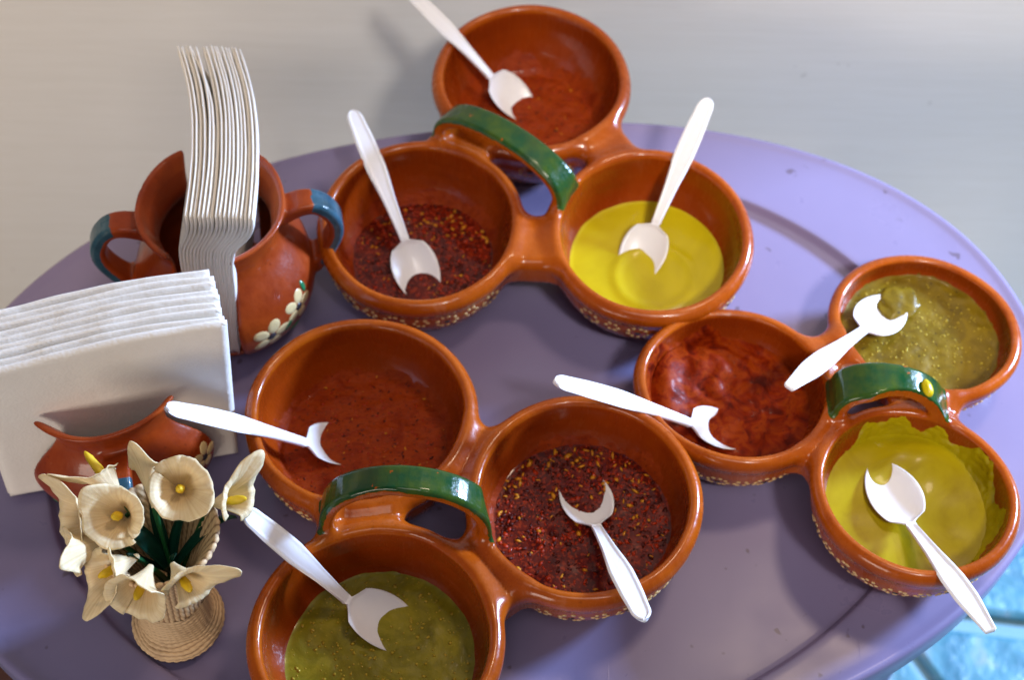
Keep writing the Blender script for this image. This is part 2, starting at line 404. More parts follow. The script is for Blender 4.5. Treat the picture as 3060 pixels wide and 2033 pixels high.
# table: oval, raised flange with rolled lip and a recessed oval middle
TB = empty('oval_table', (0, .42, 0))
tag(TB, 'oval lilac plastic table with a wide raised rim carrying all the pottery', 'table')
OUT = dict(cx=-.0034, cy=.4219, a=.3078, b=.2049, rot=R(10.1), n=2.16); INN = dict(cx=-.0045, cy=.412, a=.2440, b=.1862, rot=R(10.4), n=1.95)
def ring(base, off, z, N=260):
    d = dict(base); d['a'] += off; d['b'] += off; p = superell(N=N, **d); return [(x, y, z) for x, y in p]
ZF = 0.005
rings = [ring(INN, -.10, 0.0), ring(INN, -.03, 0.0), ring(INN, -.010, 0.0), ring(INN, -.0056, 0.0), ring(INN, -.0034, 0.0001), ring(INN, -.0024, 0.0008), ring(INN, -.0012, .0038), ring(INN, -.0004, .0047), ring(INN, .0008, ZF), ring(INN, .004, ZF)]
for t in (0.25, .5, .75):
    a = np.array(rings[9]); b = np.array(ring(OUT, -.008, ZF)); rings.append([tuple(x) for x in (a * (1 - t) + b * t)])
rings += [ring(OUT, -.008, ZF), ring(OUT, -.005, ZF + .0004), ring(OUT, -.003, ZF + .0012), ring(OUT, -.0012, ZF + .0013), ring(OUT, 0, ZF + .0005), ring(OUT, .0008, ZF - .0012),
          ring(OUT, .0008, -.016), ring(OUT, -.0005, -.018), ring(OUT, -.004, -.018), ring(OUT, -.0045, -.006)]
N_ = 260
V = [p for r in rings for p in r]; F = grid_faces(len(rings), N_, False, True)
V.append((INN['cx'], INN['cy'], 0)); ci = len(V) - 1
tris = [(ci, k, (k + 1) % N_) for k in range(N_)]
V.append((INN['cx'], INN['cy'], -.006)); cj = len(V) - 1; L0 = (len(rings) - 1) * N_
tris += [(cj, L0 + (k + 1) % N_, L0 + k) for k in range(N_)]
top = mesh_obj('tabletop', V, F.tolist() + tris, M['table'], TB)
def lathe(prof, seg=24, cx=0, cy=0):
    P = np.array(prof); th = np.linspace(0, 2 * np.pi, seg, endpoint=False)
    V = np.stack([cx + P[:, 0:1] * np.cos(th), cy + P[:, 0:1] * np.sin(th), np.repeat(P[:, 1:2], seg, 1)], -1).reshape(-1, 3)
    return V, grid_faces(len(P), seg, False, True)[:, ::-1]
for sx, sy in ((-1, -1), (1, -1), (1, 1), (-1, 1)):
    c, s = math.cos(R(10)), math.sin(R(10)); u, v_ = sx * .2, sy * .12
    V, F = lathe([(0.0001, -.45), (.012, -.45), (.013, -.445), (.018, -.02), (.018, -.0065), (.0001, -.0065)], 20, -.004 + u * c - v_ * s, .415 + u * s + v_ * c)
    mesh_obj('leg', V, F, M['table'], TB)

# ------------------------------------------------------------------ salsa bowl trios
#        cx      cy      rim z   opening diameter
BW = dict(Btop=(.0080, .6196, .0584, .1042), Boil=(-.0528, .5125, .0502, .1025), Byel=(.0764, .5098, .0496, .1025),
          Fred=(-.0759, .3844, .0543, .1034), Foil=(.0372, .3400, .0523, .1032), Fgrn=(-.0593, .2645, .0529, .1041),
          Rred=(.1183, .4125, .0444, .0934), Rgrn=(.2253, .4576, .0387, .0923), Ryel=(.2025, .3495, .0493, .0918))
TILT = dict(B=(.0033, -.0781), F=(.014, -.010), R=(.0131, .0956))
BASEZ = dict(Btop=.0052, Rgrn=.0052, Ryel=.0052)
HR = .052
outer = [(0, 0), (.034, 0), (.0385, .0015), (.045, .0075), (.0505, .0155), (.0545, .0245), (.0560, .031), (.0563, .0355), (.0572, .0395), (.0588, .0435), (.0588, .0475), (.0572, .0505), (.0550, .0520),
         (.0530, .0518), (.0517, .0503), (.0512, .0475), (.0512, .0430), (.0508, .0375), (.0490, .0310), (.0455, .0240), (.0395, .0165), (.0300, .0105), (.018, .0075), (0, .0070)]
prof = spline(outer, 6)
TABB = poly_table(prof, .075, -.01, .065)
INP = np.array([(.0070, .0), (.0075, .018), (.0105, .030), (.0165, .0395), (.0240, .0455), (.0310, .0490), (.0375, .0508), (.0430, .0512), (.0475, .0512), (.06, .0512)])
def r_in(zw): return np.interp(zw, INP[:, 0], INP[:, 1])
class Bowl:
    def __init__(s, k):
        s.k = k; s.cx, s.cy, s.h, d = BW[k]; s.s = d / .103; s.z0 = BASEZ.get(k, 0.0002); s.tx, s.ty = TILT[k[0]]
        s.ph = rng.uniform(0, 6.28, 3)
    def hl(s, x, y): return s.h - s.tx * (x - s.cx) - s.ty * (y - s.cy)
    def zw(s, x, y, z): return (z - s.z0) * HR / (s.hl(x, y) - s.z0)
    def zr(s, x, y, zw): return s.z0 + zw * (s.hl(x, y) - s.z0) / HR
    def rr(s, x, y):
        dx, dy = x - s.cx, y - s.cy; r = np.sqrt(dx * dx + dy * dy) / s.s; th = np.arctan2(dy, dx)
        return r * (1 + .007 * np.cos(2 * th + s.ph[0]) + .004 * np.cos(3 * th + s.ph[1]) + .002 * np.cos(7 * th + s.ph[2]))
    def sdf(s, P): return tab(TABB, s.rr(P[:, 0], P[:, 1]), s.zw(P[:, 0], P[:, 1], P[:, 2])) * min(s.s, (s.h - s.z0) / HR)
    def cavity(s, P):
        """negative inside the hollow above the inner wall"""
        x, y, z = P.T; zw = s.zw(x, y, z); r = s.rr(x, y)
        return np.maximum(r - r_in(zw), .007 - zw)
B = {k: Bowl(k) for k in BW}
def arch(Lp, Rp, rise, n=34, dip=.010, skew=0.0):
    Lp = np.array(Lp, float); Rp = np.array(Rp, float); T = np.linspace(-.12, 1.12, n)
    th = np.pi * T; pts = []
    for t in th:
        f = (1 - math.cos(t)) / 2 if 0 <= t <= math.pi else (0 if t < 0 else 1)
        z = rise * max(math.sin(t), 0) ** .85 if 0 <= t <= math.pi else -dip * (abs(t) if t < 0 else t - math.pi) / .38
        g = f + skew * math.sin(t) * (1 if 0 <= t <= math.pi else 0)
        p = Lp * (1 - g) + Rp * g; p = p.copy(); p[2] += z; pts.append(p)
    return np.array(pts)
class Ribbon:
    def __init__(s, pts, W, hw, ht, flare=.4):
        s.p = pts; s.W = np.array(W, float) / np.linalg.norm(W); s.hw = hw; s.ht = ht; s.fl = flare
        s.lo = pts.min(0) - .03; s.hi = pts.max(0) + .03
    def eval(s, P, full=False):
        d = np.full(len(P), .03); best = np.zeros(len(P)); nb = np.zeros((len(P), 3)); bc = np.zeros(len(P))
        ok = np.all((P > s.lo) & (P < s.hi), axis=1)
        Q = P[ok]; dd = np.full(len(Q), 1.0); bt = np.zeros(len(Q)); bn = np.zeros((len(Q), 3)); bq = np.zeros(len(Q))
        n = len(s.p) - 1
        for i in range(n):
            a, b = s.p[i], s.p[i + 1]; T = b - a; L = np.linalg.norm(T); T = T / L; Nn = np.cross(T, s.W); Nn /= np.linalg.norm(Nn)
            w = Q - a; t = np.clip(w @ T, 0, L); q = w - t[:, None] * T
            u = (i + t / L) / n; fl = 1 + s.fl * np.abs(2 * u - 1) ** 3
            wa = np.abs(q @ s.W) - (s.hw * fl - .0026); wb = np.abs(q @ Nn) - (s.ht - .0026); wc = np.abs(q @ T)
            sd = np.sqrt(np.maximum(wa, 0) ** 2 + np.maximum(wb, 0) ** 2 + wc ** 2) + np.minimum(np.maximum(wa, wb), 0) - .0026
            m_ = sd < dd; dd[m_] = sd[m_]; bt[m_] = u[m_]; bn[m_] = Nn; bq[m_] = (q @ Nn)[m_]
        d[ok] = np.minimum(dd, .03); best[ok] = bt; nb[ok] = bn; bc[ok] = bq; s.b = bc
        return (d, best, nb) if full else d
def slab(P, c, ax, hl, hw, hz, r=.006):
    ax = np.array([ax[0], ax[1], 0]) / math.hypot(ax[0], ax[1]); n = np.array([-ax[1], ax[0], 0])
    q = P - np.array(c); a = np.abs(q @ ax) - (hl - r); b = np.abs(q @ n) - (hw - r); z = np.abs(q[:, 2]) - (hz - r)
    return np.sqrt(np.maximum(a, 0) ** 2 + np.maximum(b, 0) ** 2 + np.maximum(z, 0) ** 2) + np.minimum(np.maximum(np.maximum(a, b), z), 0) - r

def sphere_trace(F, C, D, n=40, maxt=.2):
    t = 0.0; C = np.array(C, float); D = np.array(D, float) / np.linalg.norm(D)
    for _ in range(n):
        d = float(F((C + D * t)[None])[0]); t += d * .8
        if t > maxt: return None
        if abs(d) < 2e-5: break
    return C + D * t
def petal(F, p, n, du, a, b, h=.00035, seg=10, lift=.0001):
    """small raised dab of paint lying on the surface at p, long axis du"""
    n = n / np.linalg.norm(n); du = du - n * (du @ n); du /= np.linalg.norm(du); dv = np.cross(n, du)
    V = []
    for rr, hh in ((1, -.0002), (.85, h * .7), (.45, h)):
        for k in range(seg):
            t = 2 * np.pi * k / seg
            V.append(p + du * a * rr * math.cos(t) + dv * b * rr * math.sin(t))
    V.append(p.copy()); V = np.array(V)
    g = grad(F, V); V = V - F(V)[:, None] * g; off = np.concatenate([np.full(seg, -.0002), np.full(seg, h * .7), np.full(seg, h), [h]]) + lift
    V = V + g * off[:, None]
    Fc = [(i * seg + k, i * seg + (k + 1) % seg, (i + 1) * seg + (k + 1) % seg, (i + 1) * seg + k) for i in range(2) for k in range(seg)]
    Fc += [(2 * seg + k, 2 * seg + (k + 1) % seg, 3 * seg) for k in range(seg)]
    return V, Fc
class Acc:
    def __init__(s): s.V = []; s.F = []; s.n = 0; s.m = []
    def add(s, V, F, mi=0):
        s.V.append(np.asarray(V)); s.F += [tuple(i + s.n for i in f) for f in F]; s.m += [mi] * len(F); s.n += len(V)
    def obj(s, name, mats, parent=None, smooth=True):
        return mesh_obj(name, np.concatenate(s.V), s.F, None, parent, mats=mats, fmat=s.m, smooth=smooth)

def trio(keys, label, ribbon, bridges, front_dots):
    bs = [B[k] for k in keys]
    cx = np.mean([b.cx for b in bs]); cy = np.mean([b.cy for b in bs])
    root = empty('salsa_dish', (cx, cy, 0))
    tag(root, label, 'dish', 'three-bowl terracotta salsa dishes on the table')
    br = []
    for (i, j, c, hw, hz) in bridges:
        a = np.array([bs[j].cx - bs[i].cx, bs[j].cy - bs[i].cy]); br.append((c, a, .016, hw, hz))
    def parts(P):
        L = [b.sdf(P) for b in bs]
        Bs = [slab(P, c, a, hl, hw, hz) for (c, a, hl, hw, hz) in br]
        return L, Bs, ribbon.eval(P)
    def F(P):
        L, Bs, H_ = parts(P); Bd = np.minimum(np.minimum(Bs[0], Bs[1]), Bs[2])
        d = np.minimum(np.minimum(L[0], L[1]), L[2])
        d = smin(smin(d, Bd, .007), H_, .0055)
        for b in bs: d = smax(d, -b.cavity(P) - .0004, .0015)
        return d
    lo = [min(b.cx for b in bs) - .064, min(b.cy for b in bs) - .064, -.002]; hi = [max(b.cx for b in bs) + .064, max(b.cy for b in bs) + .064, ribbon.hi[2] - .02]
    V, Q, N = sdf_mesh(F, lo, hi, .00135)
    L, Bs, _ = parts(V); Hd, u, nb = ribbon.eval(V, True)
    st = np.stack([L[0], L[1], L[2], Bs[0], Bs[1], Bs[2], Hd - .0008], -1); lab = st.argmin(1)
    up = (N * nb).sum(1)
    gl = np.clip(.5 + (up - .15) * 1.4, 0, 1) * np.clip(1.0 - np.maximum(Hd - .0012, 0) / .0012, 0, 1)
    gl = np.minimum(gl, np.clip(.5 + (.5 - np.abs(u - .5) - .085) * 22, 0, 1))
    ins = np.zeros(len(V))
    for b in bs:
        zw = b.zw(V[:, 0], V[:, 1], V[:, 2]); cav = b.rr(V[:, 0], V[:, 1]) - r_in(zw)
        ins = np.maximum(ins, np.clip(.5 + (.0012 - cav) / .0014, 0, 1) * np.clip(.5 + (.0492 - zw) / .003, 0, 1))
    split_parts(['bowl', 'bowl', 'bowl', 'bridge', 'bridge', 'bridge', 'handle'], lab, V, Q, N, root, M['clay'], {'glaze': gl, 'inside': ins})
    # ring of dotted flowers round each bowl
    for b, (a0, a1, nfl) in zip(bs, front_dots):
        acc = Acc(); Rb = .056 * b.s
        for f in range(nfl):
            a = R(a0 + (a1 - a0) * (f + .5) / nfl); big = f % 2 == 0
            zc = b.z0 + (.60 if big else .62) * (b.h - b.z0) - .003
            nd = 9 if big else 6
            for k in range(nd):
                t = 2 * np.pi * k / nd + random.uniform(-.15, .15); ra = (.0056 if big else .0036); rz = (.0048 if big else .0032)
                aa = a + ra * math.cos(t) / Rb; zz = zc + rz * math.sin(t)
                D = np.array([math.cos(aa), math.sin(aa), 0]); C = np.array([b.cx, b.cy, zz]) + D * .064
                p = sphere_trace(b.sdf, C, -D, maxt=.04)
                if p is None: continue
                g = grad(b.sdf, p[None])[0]; e = np.cross(g, [0, 0, 1.0])
                acc.add(*petal(b.sdf, p, g, e, random.uniform(.0011, .0015), random.uniform(.0008, .0011), seg=7), 0)
            D = np.array([math.cos(a), math.sin(a), 0]); p = sphere_trace(b.sdf, np.array([b.cx, b.cy, zc]) + D * .064, -D, maxt=.04)
            if p is not None and big:
                g = grad(b.sdf, p[None])[0]; acc.add(*petal(b.sdf, p, g, np.cross(g, [0, 0, 1.]), .0016, .0013, seg=8), 1)
        o = acc.obj('painted_flowers', [M['cream_dot'], M['darkdot']], root); o['kind'] = 'stuff'
    return F

rib = Ribbon(arch((-.041, .5785, .056), (.0285, .5315, .051), .022), (.60, .80, 0), .0084, .0036)
FB = trio(['Btop', 'Boil', 'Byel'], 'three-bowl terracotta dish at the back, one bowl overhanging the table edge by the wall', rib,
          [(1, 2, (.0118, .5045, .0365), .019, .010), (0, 2, (.052, .573, .042), .0155, .0095), (0, 1, (-.0300, .5735, .0415), .018, .010)],
          [(200, 340, 5), (190, 325, 9), (225, 345, 8)])
rib2 = Ribbon(arch((-.0865, .3225, .054), (-.0095, .3215, .052), .040), (.02, 1, 0), .0074, .0036)
FF = trio(['Fred', 'Foil', 'Fgrn'], 'three-bowl terracotta dish nearest the camera, its big front bowl full of green salsa', rib2,
          [(0, 1, (-.0205, .3640, .0395), .019, .010), (0, 2, (-.0720, .3245, .0405), .021, .010), (1, 2, (-.0090, .3005, .0395), .022, .010)],
          [(190, 250, 4), (228, 345, 8), (180, 360, 8)])
rib3 = Ribbon(arch((.1700, .4020, .043), (.2215, .3985, .042), .023, skew=-.10), (.06, 1, 0), .0108, .0038)
FR = trio(['Rred', 'Rgrn', 'Ryel'], 'three-bowl terracotta dish at the right edge of the table, yellow salsa smeared up one bowl', rib3,
          [(0, 1, (.1725, .4370, .0320), .014, .0085), (0, 2, (.1605, .3800, .0350), .017, .0095), (1, 2, (.2170, .4030, .0330), .018, .009)],
          [(222, 322, 7), (278, 340, 4), (187, 340, 10)])

# ------------------------------------------------------------------ salsas
def salsa(k, z, mat, label, disp=None, amp=.0006, scale=60, seed=0., rings_=46, seg=150, extra=None):
    b = B[k]; th = np.linspace(0, 2 * np.pi, seg, endpoint=False)
    zwc = (z - b.z0) * HR / (b.h - b.z0)
    pts = []
    for i in range(1, rings_ + 1):
        f = i / rings_
        for t in th:
            # wall radius in this direction
            rw = float(r_in(zwc)) * b.s
            for _ in range(3):
                x, y = b.cx + rw * math.cos(t), b.cy + rw * math.sin(t)
                w = 1 + .007 * math.cos(2 * t + b.ph[0]) + .004 * math.cos(3 * t + b.ph[1]) + .002 * math.cos(7 * t + b.ph[2])
                rw = float(r_in(b.zw(x, y, z))) * b.s / w
            r = (rw + .0016) * f; pts.append((b.cx + r * math.cos(t), b.cy + r * math.sin(t), z))
        if i == 1: pass
    P = np.array(pts)
    F_ = np.repeat(np.arange(1, rings_ + 1) / rings_, seg)
    dz = amp * (fnoise(P, scale, seed) + .5 * fnoise(P, scale * 2.3, seed + 5))
    if disp is not None: dz = dz + disp(P[:, 0] - b.cx, P[:, 1] - b.cy)
    P[:, 2] += dz + .0007 * np.clip((F_ - .93) / .07, 0, 1) ** 2
    # closed body: skirt and underside
    last = P[-seg:]; c = np.array([b.cx, b.cy, 0])
    sk = last.copy(); sk[:, :2] = c[:2] + (last[:, :2] - c[:2]) * .97; sk[:, 2] = np.maximum(last[:, 2] - .004, b.z0 + .0115)
    bt = last.copy(); bt[:, :2] = c[:2] + (last[:, :2] - c[:2]) * .55; bt[:, 2] = b.z0 + .0095
    V = np.concatenate([P, sk, bt, [[b.cx, b.cy, P[:seg, 2].mean()], [b.cx, b.cy, b.z0 + .0085]]])
    F = grid_faces(rings_ + 2, seg, False, True).tolist(); n = len(V)
    F += [(n - 2, kk, (kk + 1) % seg) for kk in range(seg)]; o_ = (rings_ + 1) * seg
    F += [(n - 1, o_ + (kk + 1) % seg, o_ + kk) for kk in range(seg)]
    root = empty('salsa', (b.cx, b.cy, b.z0 + .008))
    tag(root, label, 'salsa')
    mesh_obj('sauce', V, F, mat, root)
    def top(x, y):
        dx, dy = x - b.cx, y - b.cy; r = math.hypot(dx, dy); t = math.atan2(dy, dx) % (2 * math.pi)
        i = min(max(int(round(r / (rw + .0016) * rings_)) - 1, 0), rings_ - 1); j = int(round(t / (2 * math.pi) * seg)) % seg
        return float(P[i * seg + j, 2])
    root['_r'] = rw
    return root, top, rw
def scatter(root, top, k, rw, n, mats, sizes, name, flat=.28, sink=.2, bias=None, rmax=.97, el=(.35, .8)):
    b = B[k]; acc = Acc()
    for _ in range(n):
        for __ in range(6):
            r = rw * rmax * math.sqrt(random.random()); t = random.uniform(0, 6.283)
            x, y = b.cx + r * math.cos(t), b.cy + r * math.sin(t)
            if bias is None or random.random() < bias((x - b.cx) / rw, (y - b.cy) / rw): break
        s = sizes[0] + (sizes[1] - sizes[0]) * random.random() ** 1.8; mi = random.choices(range(len(mats)), weights=[w for _, w in mats])[0]
        a, bb, c = s * random.uniform(.9, 1.3), s * random.uniform(*el), s * flat
        rot = Matrix.Rotation(random.uniform(0, 6.28), 3, 'Z') @ Matrix.Rotation(random.uniform(-.5, .5), 3, 'X')
        z = top(x, y) + c * (.35 - sink)
        V = []
        V.append(rot @ Vector((0, 0, c)))
        for q in range(6):
            e = q * 1.047 + random.uniform(-.3, .3); V.append(rot @ Vector((a * math.cos(e), bb * math.sin(e), random.uniform(-.2, .3) * c)))
        V.append(rot @ Vector((0, 0, -c)))
        V = np.array([(v.x + x, v.y + y, v.z + z) for v in V])
        F = [(0, 1 + q, 1 + (q + 1) % 6) for q in range(6)] + [(7, 1 + (q + 1) % 6, 1 + q) for q in range(6)]
        acc.add(V, F, mi)
    o = acc.obj(name, [m for m, _ in mats], root); o['kind'] = 'stuff'
def swirl(a, f, sp, cx=0, cy=0, dec=.03):
    def g(x, y):
        r = np.hypot(x - cx, y - cy); t = np.arctan2(y - cy, x - cx)
        return a * np.sin(r * f + t * sp) * np.exp(-(r / dec) ** 2)
    return g
RES = []
rt, tp, rw = salsa('Btop', .0215, M['s_red'], 'thin brick red salsa in the bowl nearest the wall, crossed by a spoon', swirl(.0006, 420, 1), .0009, 90, 1)
RES.append(('Btop', rt, M['s_red'], .0215, 0.2))
scatter(rt, tp, 'Btop', rw, 520, [(M['flake'], 3), (M['flakedark'], 2), (M['seed'], .25)], (.0004, .0013), 'chile_pulp', sink=.55)
rt, tp, rw = salsa('Fred', .0212, M['s_red'], 'smooth brick red salsa in the bowl just right of the napkins', swirl(.0006, 380, 1, .01, -.01), .0009, 80, 2)
RES.append(('Fred', rt, M['s_red'], .0212, 0.12))
scatter(rt, tp, 'Fred', rw, 520, [(M['flake'], 3), (M['flakedark'], 2), (M['seed'], .25)], (.0004, .0013), 'chile_pulp', sink=.55)
rt, tp, rw = salsa('Boil', .0175, M['s_oil'], 'dark red chile oil salsa left of the yellow salsa, with few seeds', None, .0004, 70, 3)
RES.append(('Boil', rt, M['s_red'], .0175, 0.16))
scatter(rt, tp, 'Boil', rw, 1100, [(M['flake'], 5), (M['flakedark'], 6), (M['seed'], .35)], (.0006, .0019), 'chile_flakes', sink=.52, bias=lambda x, y: .95 if y > .1 or x > .2 else .30)
scatter(rt, tp, 'Boil', rw, 46, [(M['seed'], 1)], (.0011, .0017), 'chile_seeds', bias=lambda x, y: .9 if y > .3 else .1)
rt, tp, rw = salsa('Foil', .0235, M['s_oil'], 'dark red chile oil salsa thick with flakes and yellow seeds, around a full spoon', None, .0006, 70, 4)
RES.append(('Foil', rt, M['s_red'], .0235, 0.18))
scatter(rt, tp, 'Foil', rw, 1300, [(M['flake'], 5), (M['flakedark'], 6), (M['seed'], .6)], (.0006, .0021), 'chile_flakes', sink=.50, bias=lambda x, y: .95 if y > -.3 else .45)
scatter(rt, tp, 'Foil', rw, 60, [(M['seed'], 1)], (.0013, .0024), 'chile_seeds', bias=lambda x, y: .95 if y > 0 else .12)
rt, tp, rw = salsa('Byel', .0215, M['s_yel'], 'smooth bright yellow salsa in the back dish with a level, unsmeared surface',
                   lambda x, y: .0004 * np.sin(x * 260 + 2 * np.sin(y * 150)) * np.exp(-((x - .01) ** 2 + (y + .01) ** 2) / .0006) + .0011 * np.exp(-((np.hypot(x - .004, y + .012) - .022) / .0035) ** 2) - .0006 * np.exp(-((x) ** 2 + (y + .012) ** 2) / .0003), .0004, 45, 5)
rt, tp, rw = salsa('Fgrn', .0225, M['s_green'], 'olive green salsa speckled with seeds in the bowl nearest the camera', None, .0006, 90, 6)
scatter(rt, tp, 'Fgrn', rw, 330, [(M['gseed'], 1)], (.0004, .0012), 'tomatillo_seeds', flat=.5, sink=.3, el=(.75, 1))
rt, tp, rw = salsa('Rgrn', .0235, M['s_green2'], 'brownish green salsa in the bowl at the right end of the table', None, .0008, 80, 7)
RES.append(('Rgrn', rt, M['s_green2'], .0235, 0.16))
scatter(rt, tp, 'Rgrn', rw, 300, [(M['gseed'], 1)], (.0004, .0010), 'tomatillo_seeds', flat=.5, sink=.3, el=(.75, 1))
def paste(x, y):
    r = np.hypot(x, y)
    d = .0065 * np.exp(-((x + .012) ** 2 / .00035 + (y - .026) ** 2 / .0002)) + .009 * np.exp(-((x + .036) ** 2 / .00010 + (y - .012) ** 2 / .0005))
    rid = np.sin((x * .9 + y * .5) * 520 + 3 * np.sin(y * 190)) * np.exp(-((x + .004) ** 2 / .0006 + (y - .016) ** 2 / .0004))
    return d + .0008 * rid
rt, tp, rw = salsa('Rred', .0215, M['s_paste'], 'thick lumpy dark red chile paste smeared high up one side of its bowl', paste, .0008, 110, 8)
def thick(x, y):
    return .0045 * np.exp(-((x - .010) ** 2 / .0005 + (y - .030) ** 2 / .00018)) + .0003 * np.sin((x * .6 - y) * 330 + 2 * np.sin(x * 120)) * np.exp(-((x - .006) ** 2 + (y - .006) ** 2) / .0009)
ry, tp, rw = salsa('Ryel', .0270, M['s_mus'], 'streaky mustard yellow salsa smeared up the far side of the right dish', thick, .0005, 40, 9)

def smear(k, root, name, mat, a0, a1, z0, topf, thickf, nu=190, nv=40, seed=0., vmax=1.0):
    """sauce film on the inner wall: real thickness where present, sunk into the wall where absent"""
    b = B[k]; V = []; us = np.linspace(R(a0), R(a1), nu); vs = np.linspace(0, vmax, nv)
    for t in us:
        for v in vs:
            x1, y1 = b.cx + .05 * math.cos(t), b.cy + .05 * math.sin(t); hl = b.hl(x1, y1)
            z = z0 + (hl - .0015 - z0) * v
            zw = float(b.zw(x1, y1, z)); w = 1 + .007 * math.cos(2 * t + b.ph[0]) + .004 * math.cos(3 * t + b.ph[1])
            r = float(r_in(zw)) * b.s / w
            th_ = thickf(math.degrees(t), v) + .0005 * (mnoise.noise(Vector((t * 14 + seed, v * 5, seed))) + .25 * mnoise.noise(Vector((t * 30, v * 9 + seed, 1)))) 
            th_ = max(min(th_, .0016), -.0012)
            r -= th_
            V.append((b.cx + r * math.cos(t), b.cy + r * math.sin(t), z))
    return mesh_obj(name, V, grid_faces(nu, nv), mat, root)
def edge(deg, v, pts, soft=.16, t=.0008):
    h = np.interp(deg, [p[0] for p in pts], [p[1] for p in pts]); return float(np.clip((h - v) / soft, -1.6, 1) * t)
pk = [(-42, .05), (-30, .15), (-18, .55), (-10, .80), (-4, .35), (4, .25), (14, .45), (22, .90), (30, 1.05), (36, .95), (44, .45), (54, .50), (60, .88), (66, .96), (74, .45), (80, .60), (88, 1.1), (96, .85), (104, .55), (112, .75), (118, .30), (128, .18), (145, .12)]
smear('Ryel', ry, 'smear', M['s_mus'], -45, 145, .026, None, lambda d, v: edge(d, v, pk), seed=3.)
pr = [(90, .0), (96, .45), (104, .75), (112, .5), (124, .35), (136, .5), (144, .95), (158, 1.0), (172, .8), (188, .6), (205, .3), (220, .0)]
smear('Rred', rt, 'smear', M['s_paste'], 88, 222, .019, None, lambda d, v: edge(d, v, pr, .18, .0019), seed=7., nu=140)
for k_, root_, mat_, z_, hb in RES:
    def tf(d, v, hb=hb, k_=k_):
        h = hb * (.55 + 1.1 * mnoise.noise(Vector((math.cos(R(d)) * 2.1, math.sin(R(d)) * 2.1, ord(k_[1]) * .37 + ord(k_[0])))) + .5 * mnoise.noise(Vector((math.cos(R(d)) * 9, math.sin(R(d)) * 9, ord(k_[2]) * .7))))
        return float(np.clip((h - v) / .10, -1.5, 1) * .00045)
    smear(k_, root_, 'residue', mat_, 0, 360, z_ - .0015, None, tf, nu=150, nv=14, seed=ord(k_[1]) * 1.3, vmax=.55)
# drop and dab of yellow salsa on the green handle
def blob(name, c, ax, ra, rb, rc, mat, parent=None, label=None, cat=None, seg=18, rot=0., wob=.08, seed=0.):
    V = []; F = []
    for i in range(seg + 1):
        ph = math.pi * i / seg
        for j in range(seg * 2):
            t = math.pi * j / seg
            d = Vector((math.sin(ph) * math.cos(t), math.sin(ph) * math.sin(t), math.cos(ph)))
            k = 1 + wob * mnoise.noise(d * 1.7 + Vector((seed, 0, 0)))
            V.append((d.x * ra * k, d.y * rb * k, d.z * rc * k))
    V = np.array(V) @ np.array(Matrix.Rotation(rot, 3, 'Z')).T
    if ax is not None:
        q = Vector((0, 0, 1)).rotation_difference(Vector(ax)).to_matrix(); V = V @ np.array(q).T
    V += np.array(c)
    o = mesh_obj(name, V, grid_faces(seg + 1, seg * 2, False, True), mat, parent)
    if label: tag(o, label, cat)
    return o
pd = sphere_trace(FR, (.2105, .3985, .10), (0, 0, -1))
gd = grad(FR, pd[None])[0]
blob('salsa_drop', pd + gd * .0012, gd, .0030, .0050, .0026, M['s_yel'], None, 'single yellow salsa drop on the green handle of the right dish', 'salsa drop', rot=.25, seed=2)
pd2 = sphere_trace(FR, (.1985, .3835, .10), (0, 0, -1)); gd2 = grad(FR, pd2[None])[0]
blob('salsa_dab', pd2 + gd2 * .0004, gd2, .0058, .0036, .0018, M['s_yel'], None, 'yellow salsa dab on the bowl rim below the right green handle', 'salsa drop', rot=-.1, wob=.5, seed=5)

